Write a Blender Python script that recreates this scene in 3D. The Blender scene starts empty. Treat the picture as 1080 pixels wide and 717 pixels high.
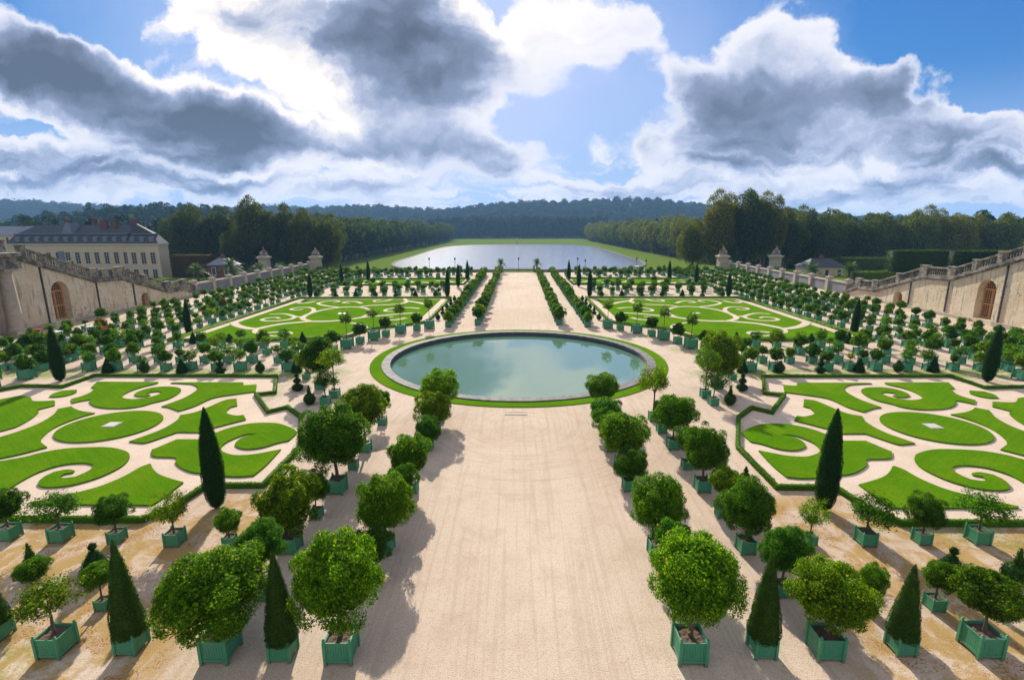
import bpy, bmesh, math, random
import numpy as np
from mathutils import Vector, Matrix
R = math.radians
scene = bpy.context.scene
COL = scene.collection
rnd = random.Random(7)

# ------------------------------------------------------------------ camera
PITCH = math.atan((358.5 - 239.5) / 540.0)
cd = bpy.data.cameras.new('camera')
cd.sensor_width = 36.0
cd.lens = 540.0 / 1080.0 * 36.0
cd.clip_start = 0.1
cd.clip_end = 30000
cam = bpy.data.objects.new('camera', cd)
COL.objects.link(cam)
cam.location = (0, 0, 16)
cam.matrix_world = (Matrix.Translation((0, 0, 16)) @ Matrix.Rotation(math.atan(7 / 553.0), 4, 'Z')
                    @ Matrix.Rotation(math.pi / 2 - PITCH, 4, 'X') @ Matrix.Rotation(R(-0.17), 4, 'Z'))
scene.camera = cam
CP, SP = math.cos(PITCH), math.sin(PITCH)
YAW = math.atan(7 / 553.0)

def ray(px, py):
    """direction of a sighting in the 1080 x 717 photograph (world axes, forward component 1)"""
    t = R(0.17); a, b = px - 540, py - 358.5
    x, y = (a * math.cos(t) - b * math.sin(t)) / 540, -(a * math.sin(t) + b * math.cos(t)) / 540
    dx, dy, dz = x, CP + y * SP, -SP + y * CP
    X = dx * math.cos(YAW) - dy * math.sin(YAW); Y = dx * math.sin(YAW) + dy * math.cos(YAW)
    return X / Y, dz / Y

def ground(px, py, z=0.0):
    u, w = ray(px, py); t = (z - 16) / w
    return (u * t, t)

def in_view(x, y, z=1.0, m=25):
    fw = y * math.cos(YAW) - x * math.sin(YAW); rt = x * math.cos(YAW) + y * math.sin(YAW); zz = z - 16
    d = fw * CP - zz * SP
    if d < 1: return False
    px = 540 + 540 * rt / d; py = 358.5 - 540 * (fw * SP + zz * CP) / d
    return -m < px < 1080 + m and -m < py < 717 + m

# ------------------------------------------------------------------ node helpers
class NT:
    def __init__(s, tree): s.t = tree; s.n = tree.nodes; s.l = tree.links
    def node(s, typ, **kw):
        n = s.n.new(typ)
        for k, v in kw.items(): setattr(n, k, v)
        return n
    def put(s, sock, v):
        if v is None: return
        if isinstance(v, bpy.types.NodeSocket): s.l.new(v, sock)
        else:
            if isinstance(v, (tuple, list)) and len(v) == 3 and sock.type == 'RGBA': v = (*v, 1)
            sock.default_value = v
    def m(s, op, a, b=None, c=None, clamp=False):
        n = s.node('ShaderNodeMath', operation=op, use_clamp=clamp)
        for i, v in enumerate((a, b, c)): s.put(n.inputs[i], v)
        return n.outputs[0]
    def vm(s, op, a, b=None):
        n = s.node('ShaderNodeVectorMath', operation=op)
        s.put(n.inputs[0], a); s.put(n.inputs[1], b)
        return n.outputs[0]
    def mix(s, f, a, b, typ='MIX'):
        n = s.node('ShaderNodeMix', data_type='RGBA', blend_type=typ)
        s.put(n.inputs[0], f); s.put(n.inputs[6], a); s.put(n.inputs[7], b)
        return n.outputs[2]
    def noise(s, vec, scale, detail=4, rough=0.55, dist=0.0):
        n = s.node('ShaderNodeTexNoise')
        s.put(n.inputs['Vector'], vec); n.inputs['Scale'].default_value = scale
        n.inputs['Detail'].default_value = detail; n.inputs['Roughness'].default_value = rough
        n.inputs['Distortion'].default_value = dist
        return n.outputs[0]
    def ss(s, v, a, b):
        n = s.node('ShaderNodeMapRange', interpolation_type='SMOOTHSTEP')
        s.put(n.inputs[0], v); n.inputs[1].default_value = a; n.inputs[2].default_value = b
        return n.outputs[0]
    def lin(s, v, a, b, c=0.0, d=1.0):
        n = s.node('ShaderNodeMapRange')
        s.put(n.inputs[0], v)
        for i, k in enumerate((a, b, c, d)): n.inputs[i + 1].default_value = k
        return n.outputs[0]
    def ramp(s, v, stops):
        n = s.node('ShaderNodeValToRGB'); e = n.color_ramp.elements
        while len(e) < len(stops): e.new(0.5)
        for i, (p, c) in enumerate(stops): e[i].position = p; e[i].color = (*c, 1)
        s.put(n.inputs[0], v); return n.outputs[0]
    def xyz(s, x, y, z=0.0):
        n = s.node('ShaderNodeCombineXYZ')
        for i, v in enumerate((x, y, z)): s.put(n.inputs[i], v)
        return n.outputs[0]
    def sep(s, v):
        n = s.node('ShaderNodeSeparateXYZ'); s.put(n.inputs[0], v); return n.outputs

def new_mat(name):
    m = bpy.data.materials.new(name); m.use_nodes = True
    t = NT(m.node_tree); b = m.node_tree.nodes['Principled BSDF']
    return m, t, b

def pos(t): return t.node('ShaderNodeNewGeometry').outputs['Position']
def objc(t): return t.node('ShaderNodeTexCoord').outputs['Object']
def bump(t, b, h, dist, strength=1.0):
    n = t.node('ShaderNodeBump'); n.inputs['Distance'].default_value = dist; n.inputs['Strength'].default_value = strength
    t.put(n.inputs['Height'], h); t.l.new(n.outputs[0], b.inputs['Normal'])

M = {}
def simple(name, col, rough=0.7, var=0.12, scale=6.0, bumpd=0.0, metallic=0.0, world=False):
    m, t, b = new_mat(name)
    v = pos(t) if world else objc(t)
    n = t.noise(v, scale, 5, 0.6)
    lo = tuple(c * (1 - var) for c in col); hi = tuple(min(1, c * (1 + var)) for c in col)
    t.put(b.inputs['Base Color'], t.mix(t.lin(n, 0.25, 0.75), lo, hi))
    b.inputs['Roughness'].default_value = rough; b.inputs['Metallic'].default_value = metallic
    if bumpd: bump(t, b, n, bumpd)
    M[name] = m; return m

def leafmat(name, cols, trans, tint_obj=True, tf=0.4, rough=0.55):
    m, t, b = new_mat(name)
    g = t.node('ShaderNodeNewGeometry')
    c = t.ramp(g.outputs['Random Per Island'], cols)
    oi = t.node('ShaderNodeObjectInfo')
    if tint_obj: c = t.mix(1.0, c, oi.outputs['Color'], 'MULTIPLY')
    t.put(b.inputs['Base Color'], c); b.inputs['Roughness'].default_value = rough
    b.inputs['Specular IOR Level'].default_value = 0.04
    tr = t.node('ShaderNodeBsdfTranslucent')
    tc = t.mix(1.0, c, trans, 'MULTIPLY'); t.put(tr.inputs[0], tc)
    mx = t.node('ShaderNodeMixShader'); mx.inputs[0].default_value = tf
    t.l.new(b.outputs[0], mx.inputs[1]); t.l.new(tr.outputs[0], mx.inputs[2])
    t.l.new(mx.outputs[0], m.node_tree.nodes['Material Output'].inputs[0])
    M[name] = m; return m

leafmat('citrus_leaf', [(0, (0.012, 0.050, 0.004)), (0.4, (0.036, 0.108, 0.005)), (0.75, (0.080, 0.180, 0.005)), (1, (0.170, 0.270, 0.008))], (2.1, 2.0, 1.0), tf=.46)
leafmat('yew_leaf', [(0, (0.008, 0.030, 0.008)), (0.6, (0.018, 0.058, 0.010)), (0.93, (0.045, 0.105, 0.010)), (1, (0.085, 0.070, 0.018))], (2.2, 2.1, 1.0), tf=0.3)
leafmat('hedge_leaf', [(0, (0.030, 0.085, 0.006)), (0.6, (0.075, 0.17, 0.008)), (1, (0.15, 0.27, 0.01))], (1.8, 1.9, 1.0), tf=0.3)
leafmat('park_leaf', [(0, (0.020, 0.046, 0.008)), (0.5, (0.046, 0.082, 0.011)), (0.85, (0.085, 0.120, 0.013)), (1, (0.14, 0.155, 0.016))], (1.7, 1.6, 1.0), tf=0.42)
leafmat('wood_leaf', [(0, (0.022, 0.052, 0.020)), (0.7, (0.034, 0.072, 0.024)), (1, (0.055, 0.090, 0.026))], (1.0, 1.0, 1.0), tf=0.06, rough=0.9)
leafmat('palm_leaf', [(0, (0.03, 0.07, 0.02)), (1, (0.08, 0.13, 0.04))], (1.5, 1.6, 1.0), tf=0.3)
simple('bark', (0.09, 0.065, 0.045), 0.9, 0.35, 8, 0.02)
simple('soil', (0.10, 0.058, 0.036), 0.95, 0.5, 14, 0.04)
simple('soil_bank', (0.05, 0.055, 0.045), 0.95, 0.3, 0.3)
simple('dry_yellow_stone', (0.36, 0.31, 0.24), 0.9, 0.2, 1.5, 0.03)
simple('slate', (0.030, 0.036, 0.050), 0.75, 0.25, 2.0)
simple('lead', (0.13, 0.15, 0.19), 0.7, 0.15, 1.0)
simple('brick', (0.11, 0.05, 0.045), 0.9, 0.3, 6)
simple('plaster', (0.48, 0.385, 0.265), 0.9, 0.10, 0.6)
simple('plaster_trim', (0.48, 0.41, 0.32), 0.9, 0.08, 0.8)
simple('glass_dark', (0.03, 0.04, 0.055), 0.15, 0.3, 3)
simple('shutter_white', (0.5, 0.48, 0.44), 0.6, 0.1)
simple('oak', (0.46, 0.22, 0.075), 0.55, 0.2, 3)
simple('oak_dark', (0.05, 0.03, 0.018), 0.7, 0.2, 3)
simple('iron', (0.035, 0.038, 0.04), 0.5, 0.2)
simple('red_paint', (0.45, 0.02, 0.02), 0.35, 0.05)
simple('white_paint', (0.75, 0.75, 0.74), 0.35, 0.05)
simple('rubber', (0.02, 0.02, 0.02), 0.8, 0.1)
simple('orange_fruit', (0.62, 0.28, 0.01), 0.5, 0.1)
simple('marble', (0.42, 0.39, 0.36), 0.6, 0.12, 3)
simple('skin', (0.42, 0.24, 0.17), 0.6, 0.05)
simple('dark_cloth', (0.03, 0.035, 0.06), 0.9, 0.2)
simple('grey_cloth', (0.09, 0.09, 0.11), 0.9, 0.2)
simple('painted_wall_shade', (0.15, 0.16, 0.18), 0.9, 0.25, 0.5)  # boundary panels: their shade is put into this dark blue-grey colour

def planter_mat():
    m, t, b = new_mat('green_paint')
    v = objc(t); n = t.noise(v, 5, 5, 0.6)
    oi = t.node('ShaderNodeObjectInfo')
    c = t.mix(t.lin(n, 0.3, 0.75), (0.032, 0.205, 0.085), (0.060, 0.275, 0.130))
    c = t.mix(t.m('MULTIPLY', oi.outputs['Random'], 0.5), c, (0.042, 0.215, 0.140))
    c = t.mix(t.ss(t.noise(v, 22, 3, 0.7), 0.66, 0.74), c, (0.13, 0.14, 0.10))
    sz = t.sep(v)[2]
    c = t.mix(t.m('MULTIPLY', t.m('SUBTRACT', 1.0, t.ss(t.m('ADD', sz, t.m('MULTIPLY', t.noise(v, 9, 4, 0.7), 0.25)), 0.14, 0.36)), 0.6), c, (0.13, 0.11, 0.075))
    c = t.mix(t.m('MULTIPLY', t.ss(t.noise(t.xyz(t.m('MULTIPLY', t.sep(v)[0], 9), t.m('MULTIPLY', t.sep(v)[1], 9), sz), 2.5, 4, 0.7), 0.55, 0.7), 0.4), c, (0.018, 0.085, 0.055))
    t.put(b.inputs['Base Color'], c); b.inputs['Roughness'].default_value = 0.6
    M['green_paint'] = m
planter_mat()

def stone_mat():
    m, t, b = new_mat('ashlar_stone')
    p = pos(t); s = t.sep(p)
    br = t.node('ShaderNodeTexBrick')
    t.put(br.inputs['Vector'], t.xyz(t.m('ADD', s[0], s[1]), s[2]))
    br.inputs['Scale'].default_value = 1.0; br.inputs['Brick Width'].default_value = 1.1; br.inputs['Row Height'].default_value = 0.42
    br.inputs['Mortar Size'].default_value = 0.016; br.inputs['Color1'].default_value = (0.62, 0.50, 0.34, 1); br.inputs['Color2'].default_value = (0.56, 0.44, 0.28, 1)
    br.inputs['Mortar'].default_value = (0.36, 0.29, 0.20, 1)
    n1 = t.noise(p, 0.35, 6, 0.62, 0.4); n2 = t.noise(p, 1.7, 6, 0.7, 0.3)
    c = t.mix(t.m('MULTIPLY', t.ss(n1, 0.42, 0.62), 0.6), br.outputs[0], (0.68, 0.59, 0.44))
    c = t.mix(t.m('MULTIPLY', t.ss(n2, 0.52, 0.68), t.ss(t.noise(p, 0.16, 4, 0.6), 0.46, 0.62)), c, (0.12, 0.105, 0.085))
    c = t.mix(t.m('MULTIPLY', t.ss(t.noise(t.xyz(s[0], s[1], t.m('MULTIPLY', s[2], 0.12)), 2.0, 5, 0.7), 0.52, 0.66), 0.70), c, (0.17, 0.145, 0.11))
    t.put(b.inputs['Base Color'], c); b.inputs['Roughness'].default_value = 0.9
    bump(t, b, n2, 0.05)
    M['ashlar_stone'] = m
    m, t, b = new_mat('weathered_stone')
    p = pos(t); n1 = t.noise(p, 0.9, 7, 0.7, 0.3)
    c = t.mix(t.ss(n1, 0.40, 0.60), (0.085, 0.078, 0.066), (0.30, 0.26, 0.20))
    c = t.mix(t.ss(t.noise(p, 5, 4, 0.6), 0.6, 0.7), c, (0.055, 0.05, 0.042))
    t.put(b.inputs['Base Color'], c); b.inputs['Roughness'].default_value = 0.95
    M['weathered_stone'] = m
stone_mat()

def gravel_mat():
    m, t, b = new_mat('gravel')
    p = pos(t); s = t.sep(p); v = t.xyz(s[0], s[1])
    big = t.noise(v, 0.06, 5, 0.6, 0.3); mid = t.noise(v, 0.55, 6, 0.65, 0.2); fine = t.noise(v, 5.0, 4, 0.75); grit = t.noise(v, 19.0, 2, 0.7)
    c = t.mix(t.ss(big, 0.35, 0.65), (0.485, 0.375, 0.285), (0.55, 0.45, 0.355))
    c = t.mix(t.m('MULTIPLY', t.ss(mid, 0.45, 0.70), 0.45), c, (0.40, 0.30, 0.215))
    c = t.mix(t.m('MULTIPLY', t.ss(fine, 0.46, 0.72), 0.30), c, (0.30, 0.215, 0.15))
    c = t.mix(t.m('MULTIPLY', t.ss(grit, 0.52, 0.66), 0.62), c, (0.20, 0.145, 0.105))
    c = t.mix(t.m('MULTIPLY', t.ss(t.noise(v, 23.0, 2, 0.6), 0.60, 0.70), 0.6), c, (0.68, 0.58, 0.48))
    # wheel and rake tracks on the wide walk
    rk = t.noise(t.xyz(t.m('MULTIPLY', s[0], 2.2), t.m('MULTIPLY', s[1], 0.05)), 1.6, 4, 0.6, 0.4)
    c = t.mix(t.m('MULTIPLY', t.ss(rk, 0.50, 0.62), 0.34), c, (0.36, 0.275, 0.20))
    dx, dy = s[0], t.m('SUBTRACT', s[1], 40.0)
    rr = t.m('SQRT', t.m('ADD', t.m('MULTIPLY', dx, dx), t.m('MULTIPLY', dy, dy)))
    arc_ = t.noise(t.xyz(t.m('MULTIPLY', rr, 3.0), t.m('MULTIPLY', t.m('ARCTAN2', dy, dx), 0.7)), 1.5, 3, 0.6, 0.2)
    c = t.mix(t.m('MULTIPLY', t.m('MULTIPLY', t.ss(arc_, 0.52, 0.60), t.m('SUBTRACT', 1.0, t.ss(rr, 9.0, 16.0))), 0.32), c, (0.34, 0.26, 0.19))
    scf = t.m('MULTIPLY', t.ss(t.noise(v, 2.2, 5, 0.7, 1.2), 0.58, 0.66), t.ss(t.noise(v, 0.3, 3, 0.6), 0.45, 0.6))
    c = t.mix(t.m('MULTIPLY', scf, 0.35), c, (0.30, 0.225, 0.165))
    # moss and fallen leaves under the side rows
    ax = t.m('ABSOLUTE', s[0])
    side = t.m('MULTIPLY', t.ss(ax, 11.5, 14.5), t.m('SUBTRACT', 1.0, t.ss(s[1], 27.0, 30.0)))
    lit = t.m('MULTIPLY', side, t.ss(t.noise(v, 0.45, 6, 0.7, 0.5), 0.42, 0.56))
    c = t.mix(t.m('MULTIPLY', lit, 0.85), c, (0.32, 0.20, 0.055))
    lv = t.m('MULTIPLY', side, t.m('MULTIPLY', t.ss(t.noise(v, 0.8, 5, 0.7, 0.6), 0.50, 0.57), t.ss(t.noise(v, 11, 3, 0.7), 0.5, 0.58)))
    c = t.mix(t.m('MULTIPLY', lv, 0.85), c, (0.22, 0.085, 0.025))
    moss = t.m('MULTIPLY', t.m('MULTIPLY', t.ss(ax, 17, 20), t.ss(t.noise(v, 0.22, 6, 0.7, 0.3), 0.52, 0.62)), t.ss(t.noise(v, 6, 4, 0.7), 0.38, 0.6))
    band = t.m('MULTIPLY', t.ss(s[1], 52.6, 54.2), t.m('SUBTRACT', 1.0, t.ss(s[1], 55.8, 58.5)))
    moss2 = t.m('MULTIPLY', t.m('MULTIPLY', band, t.ss(ax, 18, 22)), t.ss(t.noise(v, 0.5, 5, 0.7), 0.40, 0.52))
    c = t.mix(t.m('MULTIPLY', t.m('MAXIMUM', t.m('MULTIPLY', moss, 0.75), moss2), 0.8), c, (0.13, 0.20, 0.020))
    t.put(b.inputs['Base Color'], c); b.inputs['Roughness'].default_value = 0.95
    b.inputs['Specular IOR Level'].default_value = 0.1
    bump(t, b, t.m('ADD', t.m('MULTIPLY', grit, 0.9), t.m('MULTIPLY', fine, 0.2)), 0.03)
    M['gravel'] = m
    m, t, b = new_mat('pale_sand')
    p = pos(t); s = t.sep(p); v = t.xyz(s[0], s[1])
    c = t.mix(t.ss(t.noise(v, 0.3, 6, 0.65), 0.35, 0.65), (0.50, 0.395, 0.305), (0.56, 0.46, 0.365))
    c = t.mix(t.m('MULTIPLY', t.ss(t.noise(v, 7, 4, 0.75), 0.45, 0.7), 0.5), c, (0.33, 0.235, 0.175))
    c = t.mix(t.m('MULTIPLY', t.ss(t.noise(v, 21, 2, 0.7), 0.52, 0.66), 0.5), c, (0.26, 0.18, 0.14))
    t.put(b.inputs['Base Color'], c); b.inputs['Roughness'].default_value = 0.95; b.inputs['Specular IOR Level'].default_value = 0.1
    M['pale_sand'] = m
gravel_mat()

def grass_mat(name, c0, c1, c2, ang):
    m, t, b = new_mat(name)
    p = pos(t); s = t.sep(p)
    ca, sa = math.cos(ang), math.sin(ang)
    u = t.m('ADD', t.m('MULTIPLY', s[0], ca), t.m('MULTIPLY', s[1], sa)); w = t.m('SUBTRACT', t.m('MULTIPLY', s[1], ca), t.m('MULTIPLY', s[0], sa))
    st = t.noise(t.xyz(t.m('MULTIPLY', u, 0.12), t.m('MULTIPLY', w, 2.6)), 1.6, 5, 0.6)
    big = t.noise(p, 0.25, 5, 0.6); fine = t.noise(p, 14, 3, 0.7)
    c = t.mix(t.ss(st, 0.15, 0.85), c0, c1)
    c = t.mix(t.m('MULTIPLY', t.ss(t.noise(p, 0.9, 6, 0.7, 0.6), 0.50, 0.70), 0.55), c, (0.135, 0.175, 0.012))
    c = t.mix(t.m('MULTIPLY', t.ss(t.noise(p, 2.6, 5, 0.7, 0.4), 0.56, 0.70), 0.35), c, (0.04, 0.11, 0.004))
    c = t.mix(t.m('MULTIPLY', t.ss(big, 0.42, 0.68), 0.6), c, c2)
    c = t.mix(t.m('MULTIPLY', t.ss(fine, 0.46, 0.66), 0.5), c, tuple(k * 0.45 for k in c0))
    t.put(b.inputs['Base Color'], c); b.inputs['Roughness'].default_value = 0.9; b.inputs['Specular IOR Level'].default_value = 0.0
    sh = b.inputs.get('Sheen Weight')
    bump(t, b, t.m('ADD', fine, t.m('MULTIPLY', st, 0.25)), 0.10)
    tr = t.node('ShaderNodeBsdfTranslucent'); 
    M[name] = m
grass_mat('mown_grass', (0.066, 0.175, 0.004), (0.100, 0.235, 0.005), (0.145, 0.245, 0.008), R(38))
grass_mat('mown_grass_turned', (0.066, 0.175, 0.004), (0.100, 0.235, 0.005), (0.145, 0.245, 0.008), R(-38))
grass_mat('park_grass', (0.085, 0.135, 0.018), (0.115, 0.175, 0.024), (0.15, 0.19, 0.035), R(10))

def water_mat(name, col, rough, b1, ior=1.33, sc=(0.5, 2.2)):
    m, t, b = new_mat(name)
    p = pos(t)
    n = t.m('ADD', t.m('MULTIPLY', t.noise(p, sc[0], 3, 0.5), 0.7), t.m('MULTIPLY', t.noise(p, sc[1], 4, 0.6), 0.3))
    t.put(b.inputs['Base Color'], col); b.inputs['Roughness'].default_value = rough; b.inputs['IOR'].default_value = ior
    bump(t, b, n, b1)
    M[name] = m
water_mat('pool_water', (0.085, 0.175, 0.120), 0.010, 0.002, 2.3)
water_mat('lake_water', (0.16, 0.18, 0.25), 0.16, 0.15, 1.45, (0.22, 1.1))

# ------------------------------------------------------------------ mesh helpers
class MB:
    def __init__(s): s.v = []; s.f = []; s.mi = []; s.cur = 0
    def add(s, vs, fs):
        o = len(s.v); s.v += [tuple(v) for v in vs]; s.f += [tuple(o + i for i in f) for f in fs]; s.mi += [s.cur] * len(fs)
    def box(s, x0, x1, y0, y1, z0, z1, mat=None):
        vs = [(x, y, z) for z in (z0, z1) for y in (y0, y1) for x in (x0, x1)]
        if mat is not None: vs = [mat @ Vector(v) for v in vs]
        s.add(vs, [(0, 2, 3, 1), (4, 5, 7, 6), (0, 1, 5, 4), (2, 6, 7, 3), (0, 4, 6, 2), (1, 3, 7, 5)])
    def lathe(s, prof, n=16, c=(0, 0, 0), cap=True):
        o = len(s.v)
        for r, z in prof:
            for i in range(n):
                a = 2 * math.pi * i / n; s.v.append((c[0] + r * math.cos(a), c[1] + r * math.sin(a), c[2] + z))
        for k in range(len(prof) - 1):
            for i in range(n):
                j = (i + 1) % n
                s.f.append((o + k * n + i, o + k * n + j, o + (k + 1) * n + j, o + (k + 1) * n + i)); s.mi.append(s.cur)
        if cap:
            s.f.append(tuple(o + i for i in range(n - 1, -1, -1))); s.mi.append(s.cur)
            s.f.append(tuple(o + (len(prof) - 1) * n + i for i in range(n))); s.mi.append(s.cur)
    def tube(s, pts, rad, n=7):
        pts = [Vector(p) for p in pts]; o = len(s.v)
        for k, p in enumerate(pts):
            d = (pts[min(k + 1, len(pts) - 1)] - pts[max(k - 1, 0)]).normalized()
            a = d.orthogonal().normalized(); b = d.cross(a); r = rad[k] if isinstance(rad, (list, tuple)) else rad
            for i in range(n):
                t = 2 * math.pi * i / n; s.v.append(tuple(p + a * r * math.cos(t) + b * r * math.sin(t)))
        for k in range(len(pts) - 1):
            for i in range(n):
                j = (i + 1) % n; s.f.append((o + k * n + i, o + k * n + j, o + (k + 1) * n + j, o + (k + 1) * n + i)); s.mi.append(s.cur)
        s.f.append(tuple(o + (len(pts) - 1) * n + i for i in range(n))); s.mi.append(s.cur)
    def mesh(s, name, mats, smooth=False):
        me = bpy.data.meshes.new(name); me.from_pydata(s.v, [], s.f)
        for m in (mats if isinstance(mats, (list, tuple)) else [mats]): me.materials.append(M[m])
        if len(me.materials) > 1: me.polygons.foreach_set('material_index', s.mi)
        if smooth: me.polygons.foreach_set('use_smooth', [True] * len(me.polygons))
        me.update(); return me

def np_mesh(name, V, F, mats, smooth=False, mi=None):
    """V (n,3), F (m,k) same-size faces"""
    me = bpy.data.meshes.new(name); m, k = F.shape
    me.vertices.add(len(V)); me.vertices.foreach_set('co', np.asarray(V, np.float32).ravel())
    me.loops.add(m * k); me.loops.foreach_set('vertex_index', F.astype(np.int32).ravel())
    me.polygons.add(m); me.polygons.foreach_set('loop_start', np.arange(0, m * k, k, dtype=np.int32))
    for mm in (mats if isinstance(mats, (list, tuple)) else [mats]): me.materials.append(M[mm])
    if mi is not None: me.polygons.foreach_set('material_index', np.asarray(mi, np.int32))
    if smooth: me.polygons.foreach_set('use_smooth', np.ones(m, bool))
    me.update(calc_edges=True); return me

def ob(name, me, parent=None, loc=(0, 0, 0), rz=0.0, sc=None):
    o = bpy.data.objects.new(name, me); COL.objects.link(o)
    o.location = loc; o.rotation_euler = (0, 0, rz)
    if sc is not None: o.scale = sc if isinstance(sc, (tuple, list)) else (sc, sc, sc)
    if parent: o.parent = parent
    return o
def tag(o, label, cat, group=None, kind=None):
    o['label'] = label; o['category'] = cat
    if group: o['group'] = group
    if kind: o['kind'] = kind
    return o
def struct(name, me, loc=(0, 0, 0)):
    o = ob(name, me, None, loc); o['kind'] = 'structure'; return o

def ordw(n):
    one = ['', 'first', 'second', 'third', 'fourth', 'fifth', 'sixth', 'seventh', 'eighth', 'ninth', 'tenth', 'eleventh', 'twelfth', 'thirteenth', 'fourteenth', 'fifteenth', 'sixteenth', 'seventeenth', 'eighteenth', 'nineteenth']
    ten = {2: ('twentieth', 'twenty'), 3: ('thirtieth', 'thirty'), 4: ('fortieth', 'forty'), 5: ('fiftieth', 'fifty'), 6: ('sixtieth', 'sixty')}
    if n < 20: return one[n]
    a, b = divmod(n, 10)
    return ten[a][0] if b == 0 else ten[a][1] + '-' + one[b]

# ---- foliage
def unit(v): return v / np.maximum(np.linalg.norm(v, axis=1, keepdims=True), 1e-9)
def fib(n, rng):
    i = np.arange(n) + 0.5; z = 1 - 2 * i / n; a = i * 2.399963 + rng.random() * 6
    r = np.sqrt(1 - z * z); return unit(np.stack([r * np.cos(a), r * np.sin(a), z], 1) + rng.normal(0, 0.18 / math.sqrt(n / 60), (n, 3)))
def leaves(P, Nn, L, W, rng, jit=0.7):
    n = len(P)
    Nn = unit(Nn + rng.normal(0, jit, (n, 3)))
    T = unit(np.cross(Nn, rng.normal(0, 1, (n, 3)))); B = np.cross(Nn, T)
    l = (L * rng.uniform(0.7, 1.3, n))[:, None] * 0.5; w = (W * rng.uniform(0.7, 1.3, n))[:, None] * 0.5
    V = np.stack([P - T * l, P + B * w + Nn * l * 0.25, P + T * l, P - B * w + Nn * l * 0.25], 1).reshape(-1, 3)
    F = np.arange(4 * n).reshape(n, 4)
    return V, F
def lump(d, rng, k=7, amp=0.16):
    f = np.ones(len(d))
    for _ in range(k):
        a = unit(rng.normal(0, 1, (1, 3))); f += amp * (np.maximum(0, d @ a[0]) ** 3 - 0.22) * rng.choice([1, 1, -0.7])
    return f
def crown_mesh(name, seed, nclu, per, L, spread, amp, rmin, inner, flat=0.75, mat='citrus_leaf', gaps=0.0):
    rng = np.random.default_rng(seed)
    d = fib(nclu, rng); f = lump(d, rng, 8, amp)
    if gaps: 
        keep = rng.random(nclu) > gaps * (d[:, 2] < 0.6); d, f = d[keep], f[keep]
    r = rng.uniform(rmin, 1.0, len(d)) * f
    C = d * r[:, None]; C[:, 2] = np.where(C[:, 2] < 0, C[:, 2] * flat, C[:, 2])
    P = np.repeat(C, per, 0); dd = np.repeat(d, per, 0)
    off = rng.normal(0, spread, P.shape); P = P + off
    Nn = dd * 0.7 + np.array([0, 0, 0.45]) + off / spread * 0.35
    ni = int(len(P) * inner)
    di = unit(rng.normal(0, 1, (ni, 3))); Pi = di * rng.uniform(0.25, 0.72, (ni, 1)); Pi[:, 2] = np.where(Pi[:, 2] < 0, Pi[:, 2] * flat, Pi[:, 2])
    P = np.concatenate([P, Pi]); Nn = np.concatenate([Nn, di])
    V, F = leaves(P, Nn, L, L * 0.55, rng)
    return np_mesh(name, V, F, mat)
def lobe_crown(name, seed, nl, lr, cr, n, L, mat, bottom=-.8, jit=.45, wild=.06, stray=.09):
    """billowing crown: leaf skins over many overlapping lobes, dark filling inside"""
    rng = np.random.default_rng(seed); d = fib(nl, rng); d[:, 2] = np.where(d[:, 2] < bottom, bottom, d[:, 2])
    C = d * (cr * rng.uniform(.82 - wild, 1.10 + wild, (nl, 1))) * lump(d, rng, 6, wild)[:, None]; Rr = lr * rng.uniform(.70, 1.30, nl)
    k = rng.choice(nl, n, p=Rr ** 2 / (Rr ** 2).sum()); q = unit(rng.normal(0, 1, (n, 3)) + d[k] * 1.0 + np.array([0, 0, .25]))
    P = C[k] + q * (Rr[k] * (1 + rng.normal(0, stray, n)))[:, None]
    m = n // 3; qi = unit(rng.normal(0, 1, (m, 3))); qi[:, 2] = np.maximum(qi[:, 2], bottom); Pi = qi * rng.uniform(.35, cr * 1.12, (m, 1))
    Lv = np.concatenate([np.full(n, L), np.full(m, L * 1.9)])
    V, F = leaves(np.concatenate([P, Pi]), np.concatenate([q, qi]), Lv, Lv * .62, rng, jit)
    return np_mesh(name, V, F, mat)
def shell_mesh(name, seed, prof, n, L, mat, jit=0.5, core=0.93):
    """clipped foliage of revolution: solid core + leaf shell. prof = [(r,z)]"""
    rng = np.random.default_rng(seed)
    pr = np.array(prof, float); seg = np.hypot(np.diff(pr[:, 0]), np.diff(pr[:, 1])) * (pr[:-1, 0] + pr[1:, 0] + 0.02)
    k = rng.choice(len(seg), n, p=seg / seg.sum()); t = rng.random(n)
    r = pr[k, 0] + (pr[k + 1, 0] - pr[k, 0]) * t; z = pr[k, 1] + (pr[k + 1, 1] - pr[k, 1]) * t
    a = rng.random(n) * 2 * math.pi
    wob = 1 + 0.045 * np.sin(3 * a + z * 2.1 + seed) + 0.035 * np.sin(5 * a - z * 3.7) + 0.03 * np.sin(9 * a + 4 * np.sin(z * 1.7)) + 0.025 * np.sin(z * 9 + 2 * np.sin(2 * a))
    dr = pr[k + 1, 0] - pr[k, 0]; dz = pr[k + 1, 1] - pr[k, 1]; ln = np.hypot(dr, dz) + 1e-9
    Nn = np.stack([dz / ln * np.cos(a), dz / ln * np.sin(a), -dr / ln], 1)
    P = np.stack([r * wob * np.cos(a), r * wob * np.sin(a), z], 1) + Nn * rng.normal(0, L * 0.35, (n, 1))
    V, F = leaves(P, Nn, L, L * 0.5, rng, jit)
    b = MB(); b.lathe([(max(0.005, q[0] * core), q[1]) for q in prof], 14)
    quads = np.array([f for f in b.f if len(f) == 4]); cv = np.array(b.v)
    return np_mesh(name, np.concatenate([V, cv]), np.concatenate([F, quads + len(V)]), mat)

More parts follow.
